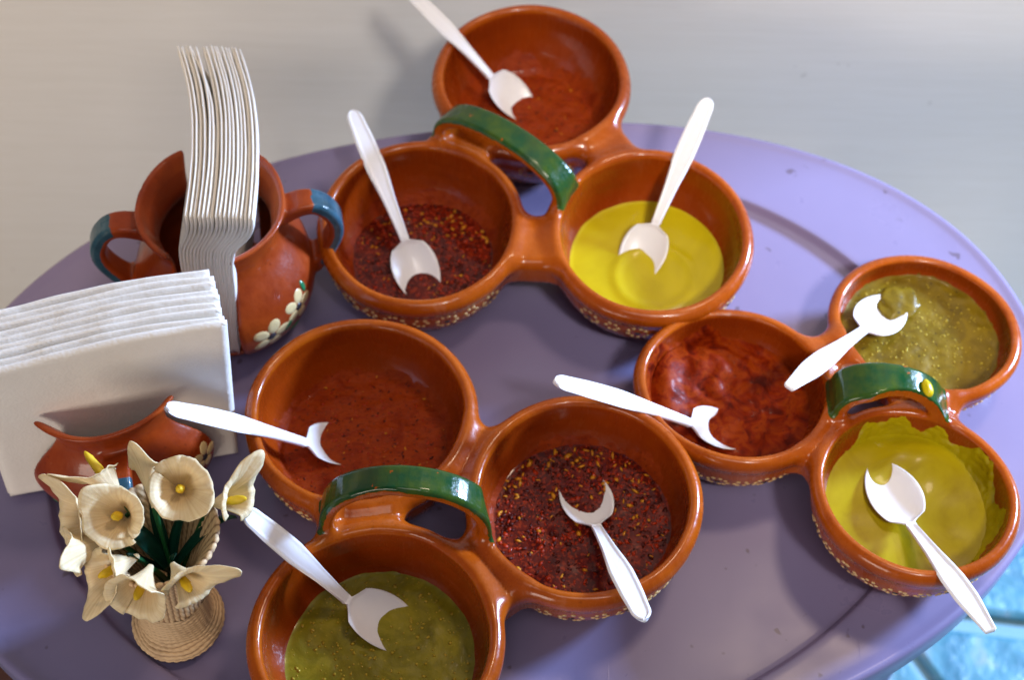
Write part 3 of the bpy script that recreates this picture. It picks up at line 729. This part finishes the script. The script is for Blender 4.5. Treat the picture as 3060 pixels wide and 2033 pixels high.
# ------------------------------------------------------------------ plastic spoons
SPOON = dict(Btop=((-0.0174, 0.6367, 0.0406), (-0.0657, 0.6555, 0.089)), Boil=((-.0628, .5131, .033), (-.0950, .5798, .0633)), Byel=((0.0811, 0.5275, 0.035), (0.1086, 0.5835, 0.0761)),
             Fred=((-.1059, .3781, .031), (-.1610, .3587, .0927)), Foil=((.0447, .3338, .030), (.0621, .2679, .0719)), Fgrn=((-.0764, .2895, .033), (-.1190, .3068, .0858)),
             Rred=((0.0942, 0.3947, 0.033), (0.0241, 0.3873, 0.0803)), Rgrn=((0.1911, 0.4533, 0.0375), (0.1407, 0.3962, 0.0671)), Ryel=((0.2014, 0.336, 0.0355), (0.2178, 0.2643, 0.0733)))
def spoon_mesh(L, square=False, bend=18., BL=.042, BWd=.0135, depth=.0050):
    xs_b = -BL * (1 - np.cos(np.linspace(0, np.pi, 46))) / 2; xs_b = xs_b[::-1]     # tip .. neck
    xs_h = np.linspace(0, L, 64)[1:]
    if not square: xs_h = np.concatenate([xs_h, L + .0026 * np.sin(np.linspace(0, np.pi / 2, 7))[1:]])
    xs = np.concatenate([xs_b, xs_h]); m_ = 17; V = []
    tb = math.tan(R(bend))
    for side in (0, 1):
        for x in xs:
            if x <= 0:
                s = min(max(-x / BL, 0), 1)
                w = BWd * (max(math.sin(math.pi * s ** .80), 0)) ** .56
                nk = .0027 * max(0, 1 - s / .14); w = max(w * min(1, .12 + s / .13), nk)
                w = max(w, .0003)
                zc = tb * (-x) * (1 - .35 * s); dd = depth * max(math.sin(math.pi * min(s * 1.02, 1)), 0) ** .7 * min(w / .006, 1)
                th = .0011 if s > .08 else .0011 + (.0018) * (1 - s / .08)
            else:
                u = x / L
                w = .0027 + .0026 * min(u / .55, 1) ** 1.2 + (.0006 * math.sin(math.pi * min(max((u - .3) / .6, 0), 1)))
                if square: w *= 1 - .42 * max(0, (u - .72) / .28) ** 1.3
                else:
                    w *= 1 - .10 * max(0, (u - .8) / .2)
                    if x > L - .004: w *= math.sqrt(max(1 - ((x - L + .004) / .0067) ** 2, .01))
                zc = .0016 * math.sin(math.pi * u) ; dd = 0; th = .0029 - .0006 * u
            for j in range(m_):
                y = -1 + 2 * j / (m_ - 1)
                if x <= 0:
                    z = zc - dd * (1 - y * y)
                    if side: z -= th * (1 - .6 * y ** 8)
                    wy = w * y * (1.0 if not side else 1.0)
                else:
                    ridge = .0006 * math.exp(-((abs(y) - .78) / .13) ** 2) + .00010 * math.cos(y * 26) * (u < .45)
                    z = zc + ridge - .0007 * max(0, abs(y) - .86) / .14
                    wy = w * y
                    if side: z = zc - th * (1 - .75 * y ** 6)
                V.append((x, wy, z))
    n = len(xs); F = grid_faces(n, m_).tolist(); F2 = [f[::-1] for f in grid_faces(n, m_, off=n * m_).tolist()]
    o = n * m_; E = []
    for i in range(n - 1):
        E.append((i * m_, o + i * m_, o + (i + 1) * m_, (i + 1) * m_)); E.append((i * m_ + m_ - 1, (i + 1) * m_ + m_ - 1, o + (i + 1) * m_ + m_ - 1, o + i * m_ + m_ - 1))
    for j in range(m_ - 1):
        E.append((j, j + 1, o + j + 1, o + j)); q = (n - 1) * m_; E.append((q + j, o + q + j, o + q + j + 1, q + j + 1))
    return np.array(V), F + F2 + E, (xs, m_)
def spoon(k, label, roll=0., square=False, bend=18., **kw):
    Np, Ep = map(Vector, SPOON[k]); X = (Ep - Np); L = X.length; X.normalize()
    Z = Vector((0, 0, 1)); Z = (Z - X * Z.dot(X)).normalized()
    Z = Matrix.Rotation(R(roll), 3, X) @ Z; Y = Z.cross(X)
    V, F, _ = spoon_mesh(L, square, bend, **kw)
    Mx = np.array([X, Y, Z])
    W = V @ Mx
    root = bpy.data.objects.new('plastic_spoon', None)
    me = bpy.data.meshes.new('plastic_spoon'); me.from_pydata(W.tolist(), [], F); me.materials.append(M['plastic'])
    me.polygons.foreach_set('use_smooth', np.full(len(me.polygons), True)); me.update()
    bpy.data.objects.remove(root)
    o = bpy.data.objects.new('plastic_spoon', me); COL.objects.link(o); o.location = Np
    tag(o, label, 'spoon', 'white plastic spoons in the salsas')
    return o, Mx, np.array(Np)
spoon('Btop', 'white plastic spoon leaning in the red salsa bowl nearest the wall', roll=-5, bend=6)
spoon('Boil', 'white plastic spoon standing in the chile oil of the back dish', roll=0, bend=-11)
spoon('Byel', 'white plastic spoon standing in the smooth yellow salsa of the back dish', roll=0, bend=4)
spoon('Fred', 'white plastic spoon whose handle reaches back over the folded napkins', roll=0, bend=16)
sO, MxO, NO = spoon('Foil', 'white plastic spoon filled with chile flakes in the front chile oil', roll=0, bend=23)
spoon('Fgrn', 'white plastic spoon in the green salsa, handle end under the husk flowers', roll=0, bend=33)
spoon('Rred', 'white plastic spoon across the thick red paste, its bowl stained orange', roll=5, bend=8)
sG, MxG, NG = spoon('Rgrn', 'white plastic spoon with square tip holding a lump of green salsa, across the right dish', roll=0, square=True, bend=9)
sY, MxY, NY = spoon('Ryel', 'white plastic spoon with square tip sticking out past the table edge', roll=8, square=True, bend=24)

# ------------------------------------------------------------------ napkin pots
potp = [(0, 0), (.030, 0), (.034, .002), (.044, .009), (.0515, .020), (.0545, .032), (.0530, .044), (.0470, .055), (.0405, .064), (.0375, .071), (.0380, .077), (.0410, .084), (.0435, .089), (.0425, .0905), (.0400, .0895),
        (.0370, .084), (.0340, .077), (.0330, .070), (.0360, .062), (.0430, .053), (.0490, .043), (.0500, .032), (.0470, .021), (.0400, .011), (.030, .006), (0, .006)]
TABP = poly_table(spline(potp, 5), .07, -.01, .10)
def pot(center, rot, scale, slot_hw, label, flowers, handle_angles, hdrop=0., soff=0.):
    cx, cy = center; c, s = math.cos(rot), math.sin(rot)
    def loc(P):
        x, y = P[:, 0] - cx, P[:, 1] - cy
        return np.stack([(x * c + y * s) / scale, (-x * s + y * c) / scale, P[:, 2] / scale], -1)
    # local x = napkin plane direction, local y = across the slot
    ribs = []
    for ang in handle_angles:
        d = np.array([math.cos(ang), math.sin(ang), 0]); pr_ = [(.036, .080), (.046, .0845), (.054, .084), (.0600, .078), (.0635, .069), (.0635, .059), (.060, .049), (.0555, .041), (.050, .034)]
        pts = np.array([d * r + np.array([0, 0, z - hdrop * max(0, (z - .045) / .04)]) for r, z in spline(pr_, 3)])
        ribs.append(Ribbon(pts, np.cross(d, [0, 0, 1.]), .0068, .0040, .25))
    def body(L):
        r = np.sqrt(L[:, 0] ** 2 + (L[:, 1] / .90) ** 2)
        r = r * (1 + .012 * np.cos(2 * np.arctan2(L[:, 1], L[:, 0]) + 1) + .008 * np.cos(5 * np.arctan2(L[:, 1], L[:, 0])))
        return tab(TABP, r, L[:, 2]) * .92
    def F(P):
        L = loc(P); d = body(L)
        for rb in ribs: d = smin(d, rb.eval(L), .005)
        sl = np.maximum(np.abs(L[:, 1] - soff) - slot_hw, .0085 - L[:, 2])
        return smax(d, -sl, .003) * scale
    root = empty('napkin_pot', (cx, cy, 0)); tag(root, label, 'napkin holder', 'terracotta napkin pots')
    V, Q, N = sdf_mesh(F, [cx - .075, cy - .075, -.002], [cx + .075, cy + .075, .098 * scale], .00135)
    L = loc(V); bd = body(L); st = [bd]; gl = np.zeros(len(V))
    Nl = np.stack([N[:, 0] * c + N[:, 1] * s, -N[:, 0] * s + N[:, 1] * c, N[:, 2]], -1)
    for rb in ribs:
        hd, u, nb = rb.eval(L, True); st.append(hd - .0008)
        up = np.abs((Nl * nb).sum(1)); dirn = (Nl * nb).sum(1)
        mid_ = len(rb.p) // 2; Tm = rb.p[mid_ + 1] - rb.p[mid_]; sg = np.sign(np.cross(Tm, rb.W)[:2] @ rb.p[mid_][:2])
        outw = (Nl[:, :2] * (L[:, :2] / np.linalg.norm(L[:, :2], axis=1)[:, None])).sum(1) * .8 + Nl[:, 2] * .5
        g = np.clip(.5 + (sg * rb.b + .0012) / .0016, 0, 1) * (hd < .0012) * np.clip(.5 + (.5 - np.abs(u - .58) - .14) * 14, 0, 1)
        gl = np.maximum(gl, g)
    lab = np.stack(st, -1).argmin(1)
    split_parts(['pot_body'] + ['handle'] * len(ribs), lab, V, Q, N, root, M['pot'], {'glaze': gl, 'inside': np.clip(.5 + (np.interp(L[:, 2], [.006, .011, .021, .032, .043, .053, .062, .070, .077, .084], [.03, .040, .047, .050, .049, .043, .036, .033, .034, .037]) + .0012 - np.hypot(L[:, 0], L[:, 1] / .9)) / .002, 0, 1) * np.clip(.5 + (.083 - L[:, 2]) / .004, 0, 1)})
    acc = Acc()
    def hit(a, z):
        D = np.array([math.cos(a), math.sin(a), 0]); return sphere_trace(F, np.array([cx, cy, z]) + D * .095, -D, maxt=.06)
    for kind, a, z, sz in flowers:
        p = hit(a, z)
        if p is None: continue
        g = grad(F, p[None])[0]; e1 = np.cross([0, 0, 1.], g); e1 /= np.linalg.norm(e1); e2 = np.cross(g, e1)
        if kind == 'f':
            for q in range(5):
                t = 2 * np.pi * q / 5 + 1.25; d = e1 * math.cos(t) + e2 * math.sin(t); pp = p + d * .0052 * sz
                acc.add(*petal(F, pp, g, d, .0038 * sz, .0029 * sz, .00022, 14, .00005), 0)
            acc.add(*petal(F, p, g, e1, .0019 * sz, .0019 * sz, .0005, 10), 1)
        else:
            d = e1 * math.cos(sz) + e2 * math.sin(sz); acc.add(*petal(F, p, g, d, .0042, .0018, .0005, 12), 2)
    acc.obj('painted_flowers', [M['cream'], M['darkdot'], M['leafpaint']], root)['kind'] = 'stuff'
    return F
def ang(px, py, c): return math.atan2(py - c[1], px - c[0])
C1 = (-.1610, .4875); C2 = (-.2010, .3815)
rot1 = R(92); rotn = R(90 + 9.8); rot2 = R(14.9)
a1 = ang(-.1331, .4481, C1); a2 = ang(-.1134, .4586, C1)
pot(C1, rot1, 1.0, .0152, 'red terracotta pot at the back left holding a tall fan of napkins seen edge-on',
    [('f', a1, .030, 1.45), ('f', a2, .036, 1.3), ('l', ang(-.1217, .4516, C1), .029, .9), ('l', a1 + .35, .0195, .3), ('l', ang(-.1091, .4666, C1), .044, 1.5), ('l', a1 - .40, .014, .4), ('f', a1 + 3.0, .03, 1), ('f', a2 + 3.2, .03, 1)],
    [R(-81), R(99)], hdrop=.003, soff=.0028)
pot(C2, rot2, .92, .0190, 'red terracotta pot behind the husk flowers, napkins wedged broadside in its slot',
    [('f', ang(-.2430, .3560, C2), .030, 1.1), ('l', ang(-.2330, .3450, C2), .020, .8), ('f', ang(-.1560, .3660, C2), .034, 1.1), ('f', ang(-.2, .33, C2), .045, .35), ('l', ang(-.165, .345, C2), .022, 1)],
    [R(-90), R(90)], hdrop=.018)

def napkin(name, fn, nu=34, nv=34, th=.0018, label=None, group=None, org=(0, 0, 0)):
    """closed soft sheet. fn(u,v)->(centre point, normal) ; u,v in 0..1"""
    V = []
    for side in (1, -1):
        for i in range(nu):
            for j in range(nv):
                u, v = i / (nu - 1), j / (nv - 1)
                p, n = fn(u, v); e = min(u, 1 - u, v, 1 - v); k = math.sqrt(min(e / .016, 1)) * .6 + .4
                V.append(np.array(p) + np.array(n) * side * th * .5 * k - np.array(org))
    F = grid_faces(nu, nv).tolist(); o = nu * nv
    F2 = [f[::-1] for f in grid_faces(nu, nv, off=o).tolist()]; E = []
    for i in range(nu - 1):
        a, b = i * nv, (i + 1) * nv; E.append((a, o + a, o + b, b)[::1]); a += nv - 1; b += nv - 1; E.append((a, b, o + b, o + a))
    for j in range(nv - 1):
        E.append((j, j + 1, o + j + 1, o + j)); a = (nu - 1) * nv + j; E.append((a, o + a, o + a + 1, a + 1))
    ob = mesh_obj(name, V, F + F2 + E, M['napkin']); ob.location = org
    return tag(ob, label, 'napkin', group)
# stack 1, edge-on
NN = 17; W_ = .1190; q1 = np.array([1.0, 0.0])   # q1 points to +x
offs = np.cumsum([0] + [random.choice([.9, 1, 1, 1.1]) for _ in range(NN - 1)]); offs = offs / offs[-1] * 2 - 1
c1 = np.array([-.1560, .5065])
for i in range(NN):
    inslot = 1; o_ = offs[i]; dy = random.uniform(-.0006, .0006); dzz = random.uniform(-.0006, .0006); sd = random.uniform(0, 50); curl = random.gauss(0, .0002)
    bent = (i == 5)
    def fn(u, v, o_=o_, dy=dy, dzz=dzz, sd=sd, curl=curl, bent=bent):
        s = (u - .5) * W_ + dy; z = .0095 + W_ * v + dzz
        k = 1 / (1 + math.exp(-(z - .1075) / .0045))                      # 0 in the slot, 1 above the rim
        a_ = rot1 + (rotn - rot1) * k; d1 = np.array([math.cos(a_), math.sin(a_)]); low = max(0., min(1., (.095 - z) / .085))
        halfw = (.0132 - .0022 * low) * (1 - k) + .0165 * k
        shift = (-.0030 - .0062 * low) * (1 - k) + .0008 * k
        wave = .0012 * mnoise.noise(Vector((s * 18, z * 14, 3.1))) + .0002 * mnoise.noise(Vector((s * 60, z * 45, sd)))
        wig = .0002 * (1 - k) * math.sin(z * 120 + .6) * (1 if s < 0 else .3)
        bow = .0045 * math.cos(math.pi * s / W_) * k
        lean = curl * (u - .2) * 3 * k
        if bent: lean += -.0045 * max(0, (u - .62) / .38) ** 1.5 * k
        x = shift + o_ * halfw + wave + wig + bow + lean + (-.0012 * (max(0, u - .75) / .25) ** 2) * k
        p = c1 + d1 * s + q1 * x
        n = (q1[0], q1[1], 0)
        return (p[0], p[1], z - .0012 * abs(o_) * k), n
    ORD = ['', 'second', 'third', 'fourth', 'fifth', 'sixth', 'seventh', 'eighth', 'middle', 'eighth', 'seventh', 'sixth', 'fifth', 'fourth', 'third', 'second', '']
    lab = ('%s white napkin from the %s side of the tall edge-on fan in the back pot' % (ORD[i], 'left' if i < 8 else 'right')) if i != 8 else 'middle white napkin of the tall edge-on fan in the back pot'
    if i == 0: lab = 'leftmost white napkin of the tall edge-on fan in the back pot'
    if i == NN - 1: lab = 'rightmost white napkin of the tall edge-on fan in the back pot'
    if i == 5: lab = 'white napkin with its far corner bent across its left neighbours in the edge-on fan'
    napkin('paper_napkin', fn, 40, 40, .0019, lab, 'napkins fanned edge-on in the back pot', org=(c1[0], c1[1], .0))
# stack 2, broadside
d2 = np.array([math.cos(rot2), math.sin(rot2)]); n2 = np.array([-d2[1], d2[0]])
c2 = np.array([-.2015, .3657]); W2 = .1186
NB = 9
names2 = ['frontmost broad white napkin of the front pot, its whole face showing'] + ['%s white napkin from the front in the broadside stack of the front pot' % w for w in ('second', 'third', 'fourth', 'fifth', 'sixth', 'seventh', 'eighth')] + ['rearmost white napkin of the front pot, its edge against the back pot']
ys2 = np.cumsum([0, 3.0, 4.0, 2.7, 3.6, 2.6, 4.1, 2.8, 3.4]) * .001 * .90
for i in range(NB):
    sd = random.uniform(0, 60); dx = -.0004 * i + random.uniform(-.0008, .0008); yo = .0028 + float(ys2[i])
    def fn(u, v, i=i, sd=sd, dx=dx, yo=yo):
        s = (u - .5) * W2 + dx; z = .0100 + .1165 * v
        k = max(0, (z - .07) / .055)
        y = yo + k * (i * .0009) - .0010 * k * (8 - i) / 8 + .0012 * mnoise.noise(Vector((s * 22, z * 18, sd * (i > 0)))) + .0010 * math.sin(s * 40 + 1) * v
        p = c2 + d2 * (s + .0115 * v) + n2 * y
        z += .0018 * math.sin(s * 42 + .6) * v + .0006 * mnoise.noise(Vector((s * 60, sd, 0))) * v
        return (p[0], p[1], z), (n2[0], n2[1], 0)
    napkin('paper_napkin', fn, 40, 40, .0030 if i else .0036, names2[i], 'napkins standing broadside in the front pot', org=(c2[0], c2[1], 0))

# ------------------------------------------------------------------ wicker vase with husk calla lilies
VC = np.array([-.1625, .2890, .0052])
VS = empty('wicker_vase', tuple(VC)); tag(VS, 'small woven palm vase with flared foot holding husk calla lilies', 'vase')
def vase_part(name, prof, mode, pitch, amp, twist, nseg=300, ns=150, lean=(.045, .10)):
    P = spline(prof, 14); Ls = np.concatenate([[0], np.cumsum(np.linalg.norm(np.diff(P, axis=0), axis=1))])
    s = np.linspace(0, Ls[-1], ns); rr = np.interp(s, Ls, P[:, 0]); zz = np.interp(s, Ls, P[:, 1])
    th = np.linspace(0, 2 * np.pi, nseg, endpoint=False); S, T = np.meshgrid(s, th, indexing='ij')
    dr = np.gradient(rr, s); dz = np.gradient(zz, s); nr, nz = dz, -dr; nl = np.hypot(nr, nz); nr, nz = nr / nl, nz / nl
    if mode == 'coil':
        ph = S / pitch + T / (2 * np.pi) + .22 * np.sin(T * 3 + S * 260) + .13 * np.sin(T * 7 + S * 610); row = np.abs(np.sin(np.pi * ph)) ** .7
        tw = .5 + .5 * np.cos(T * twist + np.floor(ph) * 2.1 + ph * 5)
        w = row * (.65 + .35 * tw)
    else:
        ph = T / (2 * np.pi) * pitch; col = np.floor(ph); row = np.abs(np.sin(np.pi * ph)) ** .7
        tw = .5 + .5 * np.cos(S * twist + col * np.pi + 6 * (ph - col))
        w = row * (.45 + .55 * tw)
    d = amp * w
    Rr = rr[:, None] + d * nr[:, None]; Zz = zz[:, None] + d * nz[:, None]
    X = VC[0] + Rr * np.cos(T) + lean[0] * Zz; Y = VC[1] + Rr * np.sin(T) + lean[1] * Zz
    V = np.stack([X, Y, VC[2] + Zz], -1).reshape(-1, 3)
    return mesh_obj(name, V, grid_faces(ns, nseg, False, True)[:, ::-1], M['wicker'], VS, attrs={'weave': w.ravel()})
vase_part('foot', [(.0001, .0005), (.0200, .0003), (.0219, .0015), (.0216, .0036), (.0194, .0056), (.0176, .0080), (.0168, .0120), (.0164, .0200), (.0160, .0270)], 'coil', .0021, .0010, 38)
vase_part('body', [(.0158, .0262), (.0155, .032), (.0153, .040), (.0158, .050), (.0178, .060), (.0218, .069), (.0262, .0765), (.0275, .0785), (.0262, .0795), (.0232, .0745), (.0190, .0660), (.0150, .0550), (.0118, .045), (.0100, .034), (.0001, .031)], 'warp', 38, .0007, 1500)

def tube(pts, r0, r1, seg=7):
    P = np.array(pts, float); n = len(P); V = []
    for i in range(n):
        T = P[min(i + 1, n - 1)] - P[max(i - 1, 0)]; T /= np.linalg.norm(T); a = np.cross(T, [.3, .9, .2]); a /= np.linalg.norm(a); b = np.cross(T, a)
        r = r0 + (r1 - r0) * i / (n - 1)
        for k in range(seg): t = 2 * np.pi * k / seg; V.append(P[i] + a * r * math.cos(t) + b * r * math.sin(t))
    return np.array(V), grid_faces(n, seg, False, True).tolist() + [tuple(range(seg))[::-1], tuple(range((n - 1) * seg, n * seg))]
def bez(a, b, c, n=12):
    a, b, c = map(lambda v: np.array(v, float), (a, b, c)); return [(1 - t) ** 2 * a + 2 * t * (1 - t) * b + t * t * c for t in np.linspace(0, 1, n)]
STEMBASE = VC + np.array([.003, .006, .040])
def calla(op, axis, label, rad=.0115, length=.024, tip=.010, tipdir=(0, 1, 0), flare=1.0, open_=0.0, spad=1.0, squash=1.0, seed=0.):
    """op = centre of the mouth, axis = out of the mouth, tipdir = where the pointed lip goes, open_ = how far the front is split open"""
    op = Vector(op); A = Vector(axis).normalized(); tdir = Vector(tipdir); tdir = (tdir - A * tdir.dot(A)).normalized(); sdir = A.cross(tdir)
    base = op - A * length
    root = empty('calla_flower', tuple(base)); tag(root, label, 'flower', 'cream corn-husk calla lilies in the wicker vase')
    nu, nv = 64, 22; outer_, inner_ = [], []
    pts = np.zeros((nu, nv, 3))
    for i in range(nu):
        f = i / (nu - 1); t = (f - .5) * 2 * math.pi * (1 - open_ * .5) ;
        tipw = math.exp(-(t / .55) ** 2); back = math.exp(-((abs(t) - math.pi) / .9) ** 2)
        for j in range(nv):
            v = j / (nv - 1)
            r = rad * (.10 + .90 * v ** 1.35) * (1 + .10 * mnoise.noise(Vector((t * 1.3 + seed, v * 2, seed)))) * (1 + .10 * max(0, v - .8) / .2 * flare)
            h = length * v * (1 + .22 * tipw * v - .18 * back * v)
            r *= 1 + .07 * v ** 3 * mnoise.noise(Vector((t * 3.1, seed * 2, .3))) + .02 * v ** 6 * mnoise.noise(Vector((t * 9, seed, .7)))
            h_j = .0014 * v ** 4 * mnoise.noise(Vector((t * 4.0, seed, 5.)))
            ext = tip * tipw * v ** 5
            ov = (.0012 if f > .5 else -.0004) * back * (1 - open_) * v
            rr = (r + ext * .75 + ov) 
            h += h_j + ext * .5 - .003 * flare * max(0, v - .85) / .15 * (1 - tipw)
            P = base + A * h + tdir * rr * math.cos(t) + sdir * rr * math.sin(t) * squash
            pts[i, j] = P
    # thickness
    du = np.gradient(pts, axis=0); dv = np.gradient(pts, axis=1); nn = np.cross(du, dv); nn /= np.maximum(np.linalg.norm(nn, axis=2, keepdims=True), 1e-9)
    A_ = pts + nn * .00025; B_ = pts - nn * .00025
    V = np.concatenate([A_.reshape(-1, 3), B_.reshape(-1, 3)]); o = nu * nv
    F = grid_faces(nu, nv).tolist() + [f[::-1] for f in grid_faces(nu, nv, off=o).tolist()]
    for i in range(nu - 1): a = i * nv + nv - 1; b = a + nv; F.append((a, b, o + b, o + a))
    for j in range(nv - 1):
        F.append((j, j + 1, o + j + 1, o + j)); a = (nu - 1) * nv + j; F.append((a, o + a, o + a + 1, a + 1))
    fib = np.repeat(np.linspace(0, 6, nu), nv) + seed * 3.7
    mesh_obj('spathe', V, F, M['husk'], root, attrs={'fib': np.concatenate([fib, fib])})
    if spad:
        L = .0125 * spad; c = base + A * (length * .42 + L * .5); seg = 14; SV = []
        for i in range(seg + 1):
            ph = math.pi * i / seg
            for j in range(16):
                t = 2 * math.pi * j / 16; k = 1 + .12 * math.sin(9 * ph + (j % 2) * 3.1) * math.sin(t * 4)
                d = A * (-math.cos(ph) * L * .5) + (tdir * math.cos(t) + sdir * math.sin(t)) * math.sin(ph) * .0021 * k
                SV.append(tuple(c + d))
        mesh_obj('spadix', SV, grid_faces(seg + 1, 16, False, True), M['spadix'], root)
    mid = (np.array(base) * .55 + STEMBASE * .45); mid[2] += .006; mid[:2] = mid[:2] * .7 + np.array(base)[:2] * .3
    end = np.array(base) + np.array(A) * .002
    sb = STEMBASE + np.array([random.uniform(-.004, .004), random.uniform(-.004, .004), -.008])
    V, F = tube(bez(sb, mid, end), .0010, .0014)
    mesh_obj('stem', V, F, M['stem'], root)
    return root
calla((-.1746, .2915, .109), (-.05, -.50, .85), 'husk calla with round open cup, left one of the two largest facing up', .0126, .026, .003, (-.6, .7, .2), 1.0, 0, .9, 1.0, 1)
calla((-.1465, .3070, .108), (.20, -.45, .85), 'husk calla with round open cup, right one of the two largest, nearest the spoon handle', .0130, .027, .003, (.7, -.5, 0), 1.0, 0, .9, 1.0, 2)
calla((-.1985, .2945, .099), (-.70, -.30, .45), 'husk calla turned sideways at the far left of the bunch', .0140, .027, .007, (-.2, .9, .5), 1.0, .1, 0, .8, 3)
calla((-.1815, .2700, .091), (-.50, -.62, .42), 'husk calla drooping at the lower left of the bunch', .0120, .025, .005, (-.3, -.8, -.3), 1.0, .15, 1.0, .8, 4)
calla((-.1625, .2590, .0905), (-.05, -.85, .42), 'husk calla facing forward low over the vase foot', .0130, .026, .004, (.5, .2, .8), 1.0, .0, 1.0, 1.0, 5)
calla((-.1375, .2640, .0925), (.45, -.62, .30), 'husk calla with curled pointed lip at the lower right of the bunch', .0115, .023, .013, (.9, .0, .45), 1.2, .35, 1.0, .8, 6)
calla((-.1195, .3080, .098), (.70, -.15, .52), 'husk calla standing out to the right, its lip crossing the spoon handle end', .0105, .023, .012, (.1, .9, .4), 1.2, .35, 1.2, .8, 7)
calla((-.1850, .3165, .108), (-.55, .55, .35), 'husk calla folded back at the rear left with a bare yellow spadix', .0095, .020, .012, (-.8, -.4, .2), 1.0, .5, 1.7, .6, 8)
calla((-.1640, .3240, .103), (-.15, .80, .35), 'husk calla facing away behind the right open cup', .0090, .022, .006, (-.3, .2, .8), 1.0, .2, .6, .8, 9)
calla((-.1960, .2800, .0945), (-.72, -.48, .30), 'husk calla tucked behind the left round cup, opening down and left', .0125, .024, .006, (-.2, -.6, .6), 1.0, .1, 0, .8, 10)
# dark green leaves
def leaf(a, b, c, w, label):
    P = bez(a, b, c, 14); V = []
    for i, p in enumerate(P):
        t = i / 13; T = P[min(i + 1, 13)] - P[max(i - 1, 0)]; S = np.cross(T, [0, 0, 1]); S /= np.linalg.norm(S); U = np.cross(S, T); U /= np.linalg.norm(U)
        ww = w * math.sin(math.pi * (.12 + .86 * t)) ** .8
        for s_, h_ in ((-1, .0012), (-.5, .0003), (0, -.0004), (.5, .0003), (1, .0012)): V.append(p + S * ww * s_ + U * h_)
    n = len(V); V = V + [v - np.array([0, 0, .0003]) for v in V]
    F = grid_faces(14, 5).tolist(); F += [f[::-1] for f in grid_faces(14, 5, off=n).tolist()]
    for i in range(13): F.append((i * 5, n + i * 5, n + i * 5 + 5, i * 5 + 5)); F.append((i * 5 + 4, i * 5 + 9, n + i * 5 + 9, n + i * 5 + 4))
    tag(mesh_obj('leaf', V, F, M['leaf']), label, 'leaf', 'dark green leaves among the husk flowers')
sb = STEMBASE
leaf(sb, sb + (.02, .012, .035), (-.1235, .3035, .088), .0032, 'dark green leaf pointing right toward the spoon handle')
leaf(sb, sb + (-.006, .0, .045), (-.1760, .2990, .089), .0048, 'broad dark green leaf under the left round cup')
leaf(sb, sb + (.006, .012, .035), (-.1450, .3070, .086), .0034, 'dark green leaf rising below the right round cup')
leaf(sb, sb + (-.004, .014, .03), (-.1640, .3120, .088), .0030, 'dark green leaf between the two round cups')
leaf(sb, sb + (.004, -.012, .03), (-.1500, .2890, .080), .0026, 'short dark green leaf in the mouth of the vase')
leaf(sb, sb + (-.012, -.010, .04), (-.1700, .2840, .086), .0030, 'dark green leaf below the left cup, over the vase rim')


c_ = NG + np.array([-.0365, .0015, .0036]) @ MxG
blob('salsa_residue', c_, None, .0112, .0108, .0017, M['s_green2'], sG, wob=.45, seed=4., rot=.6)
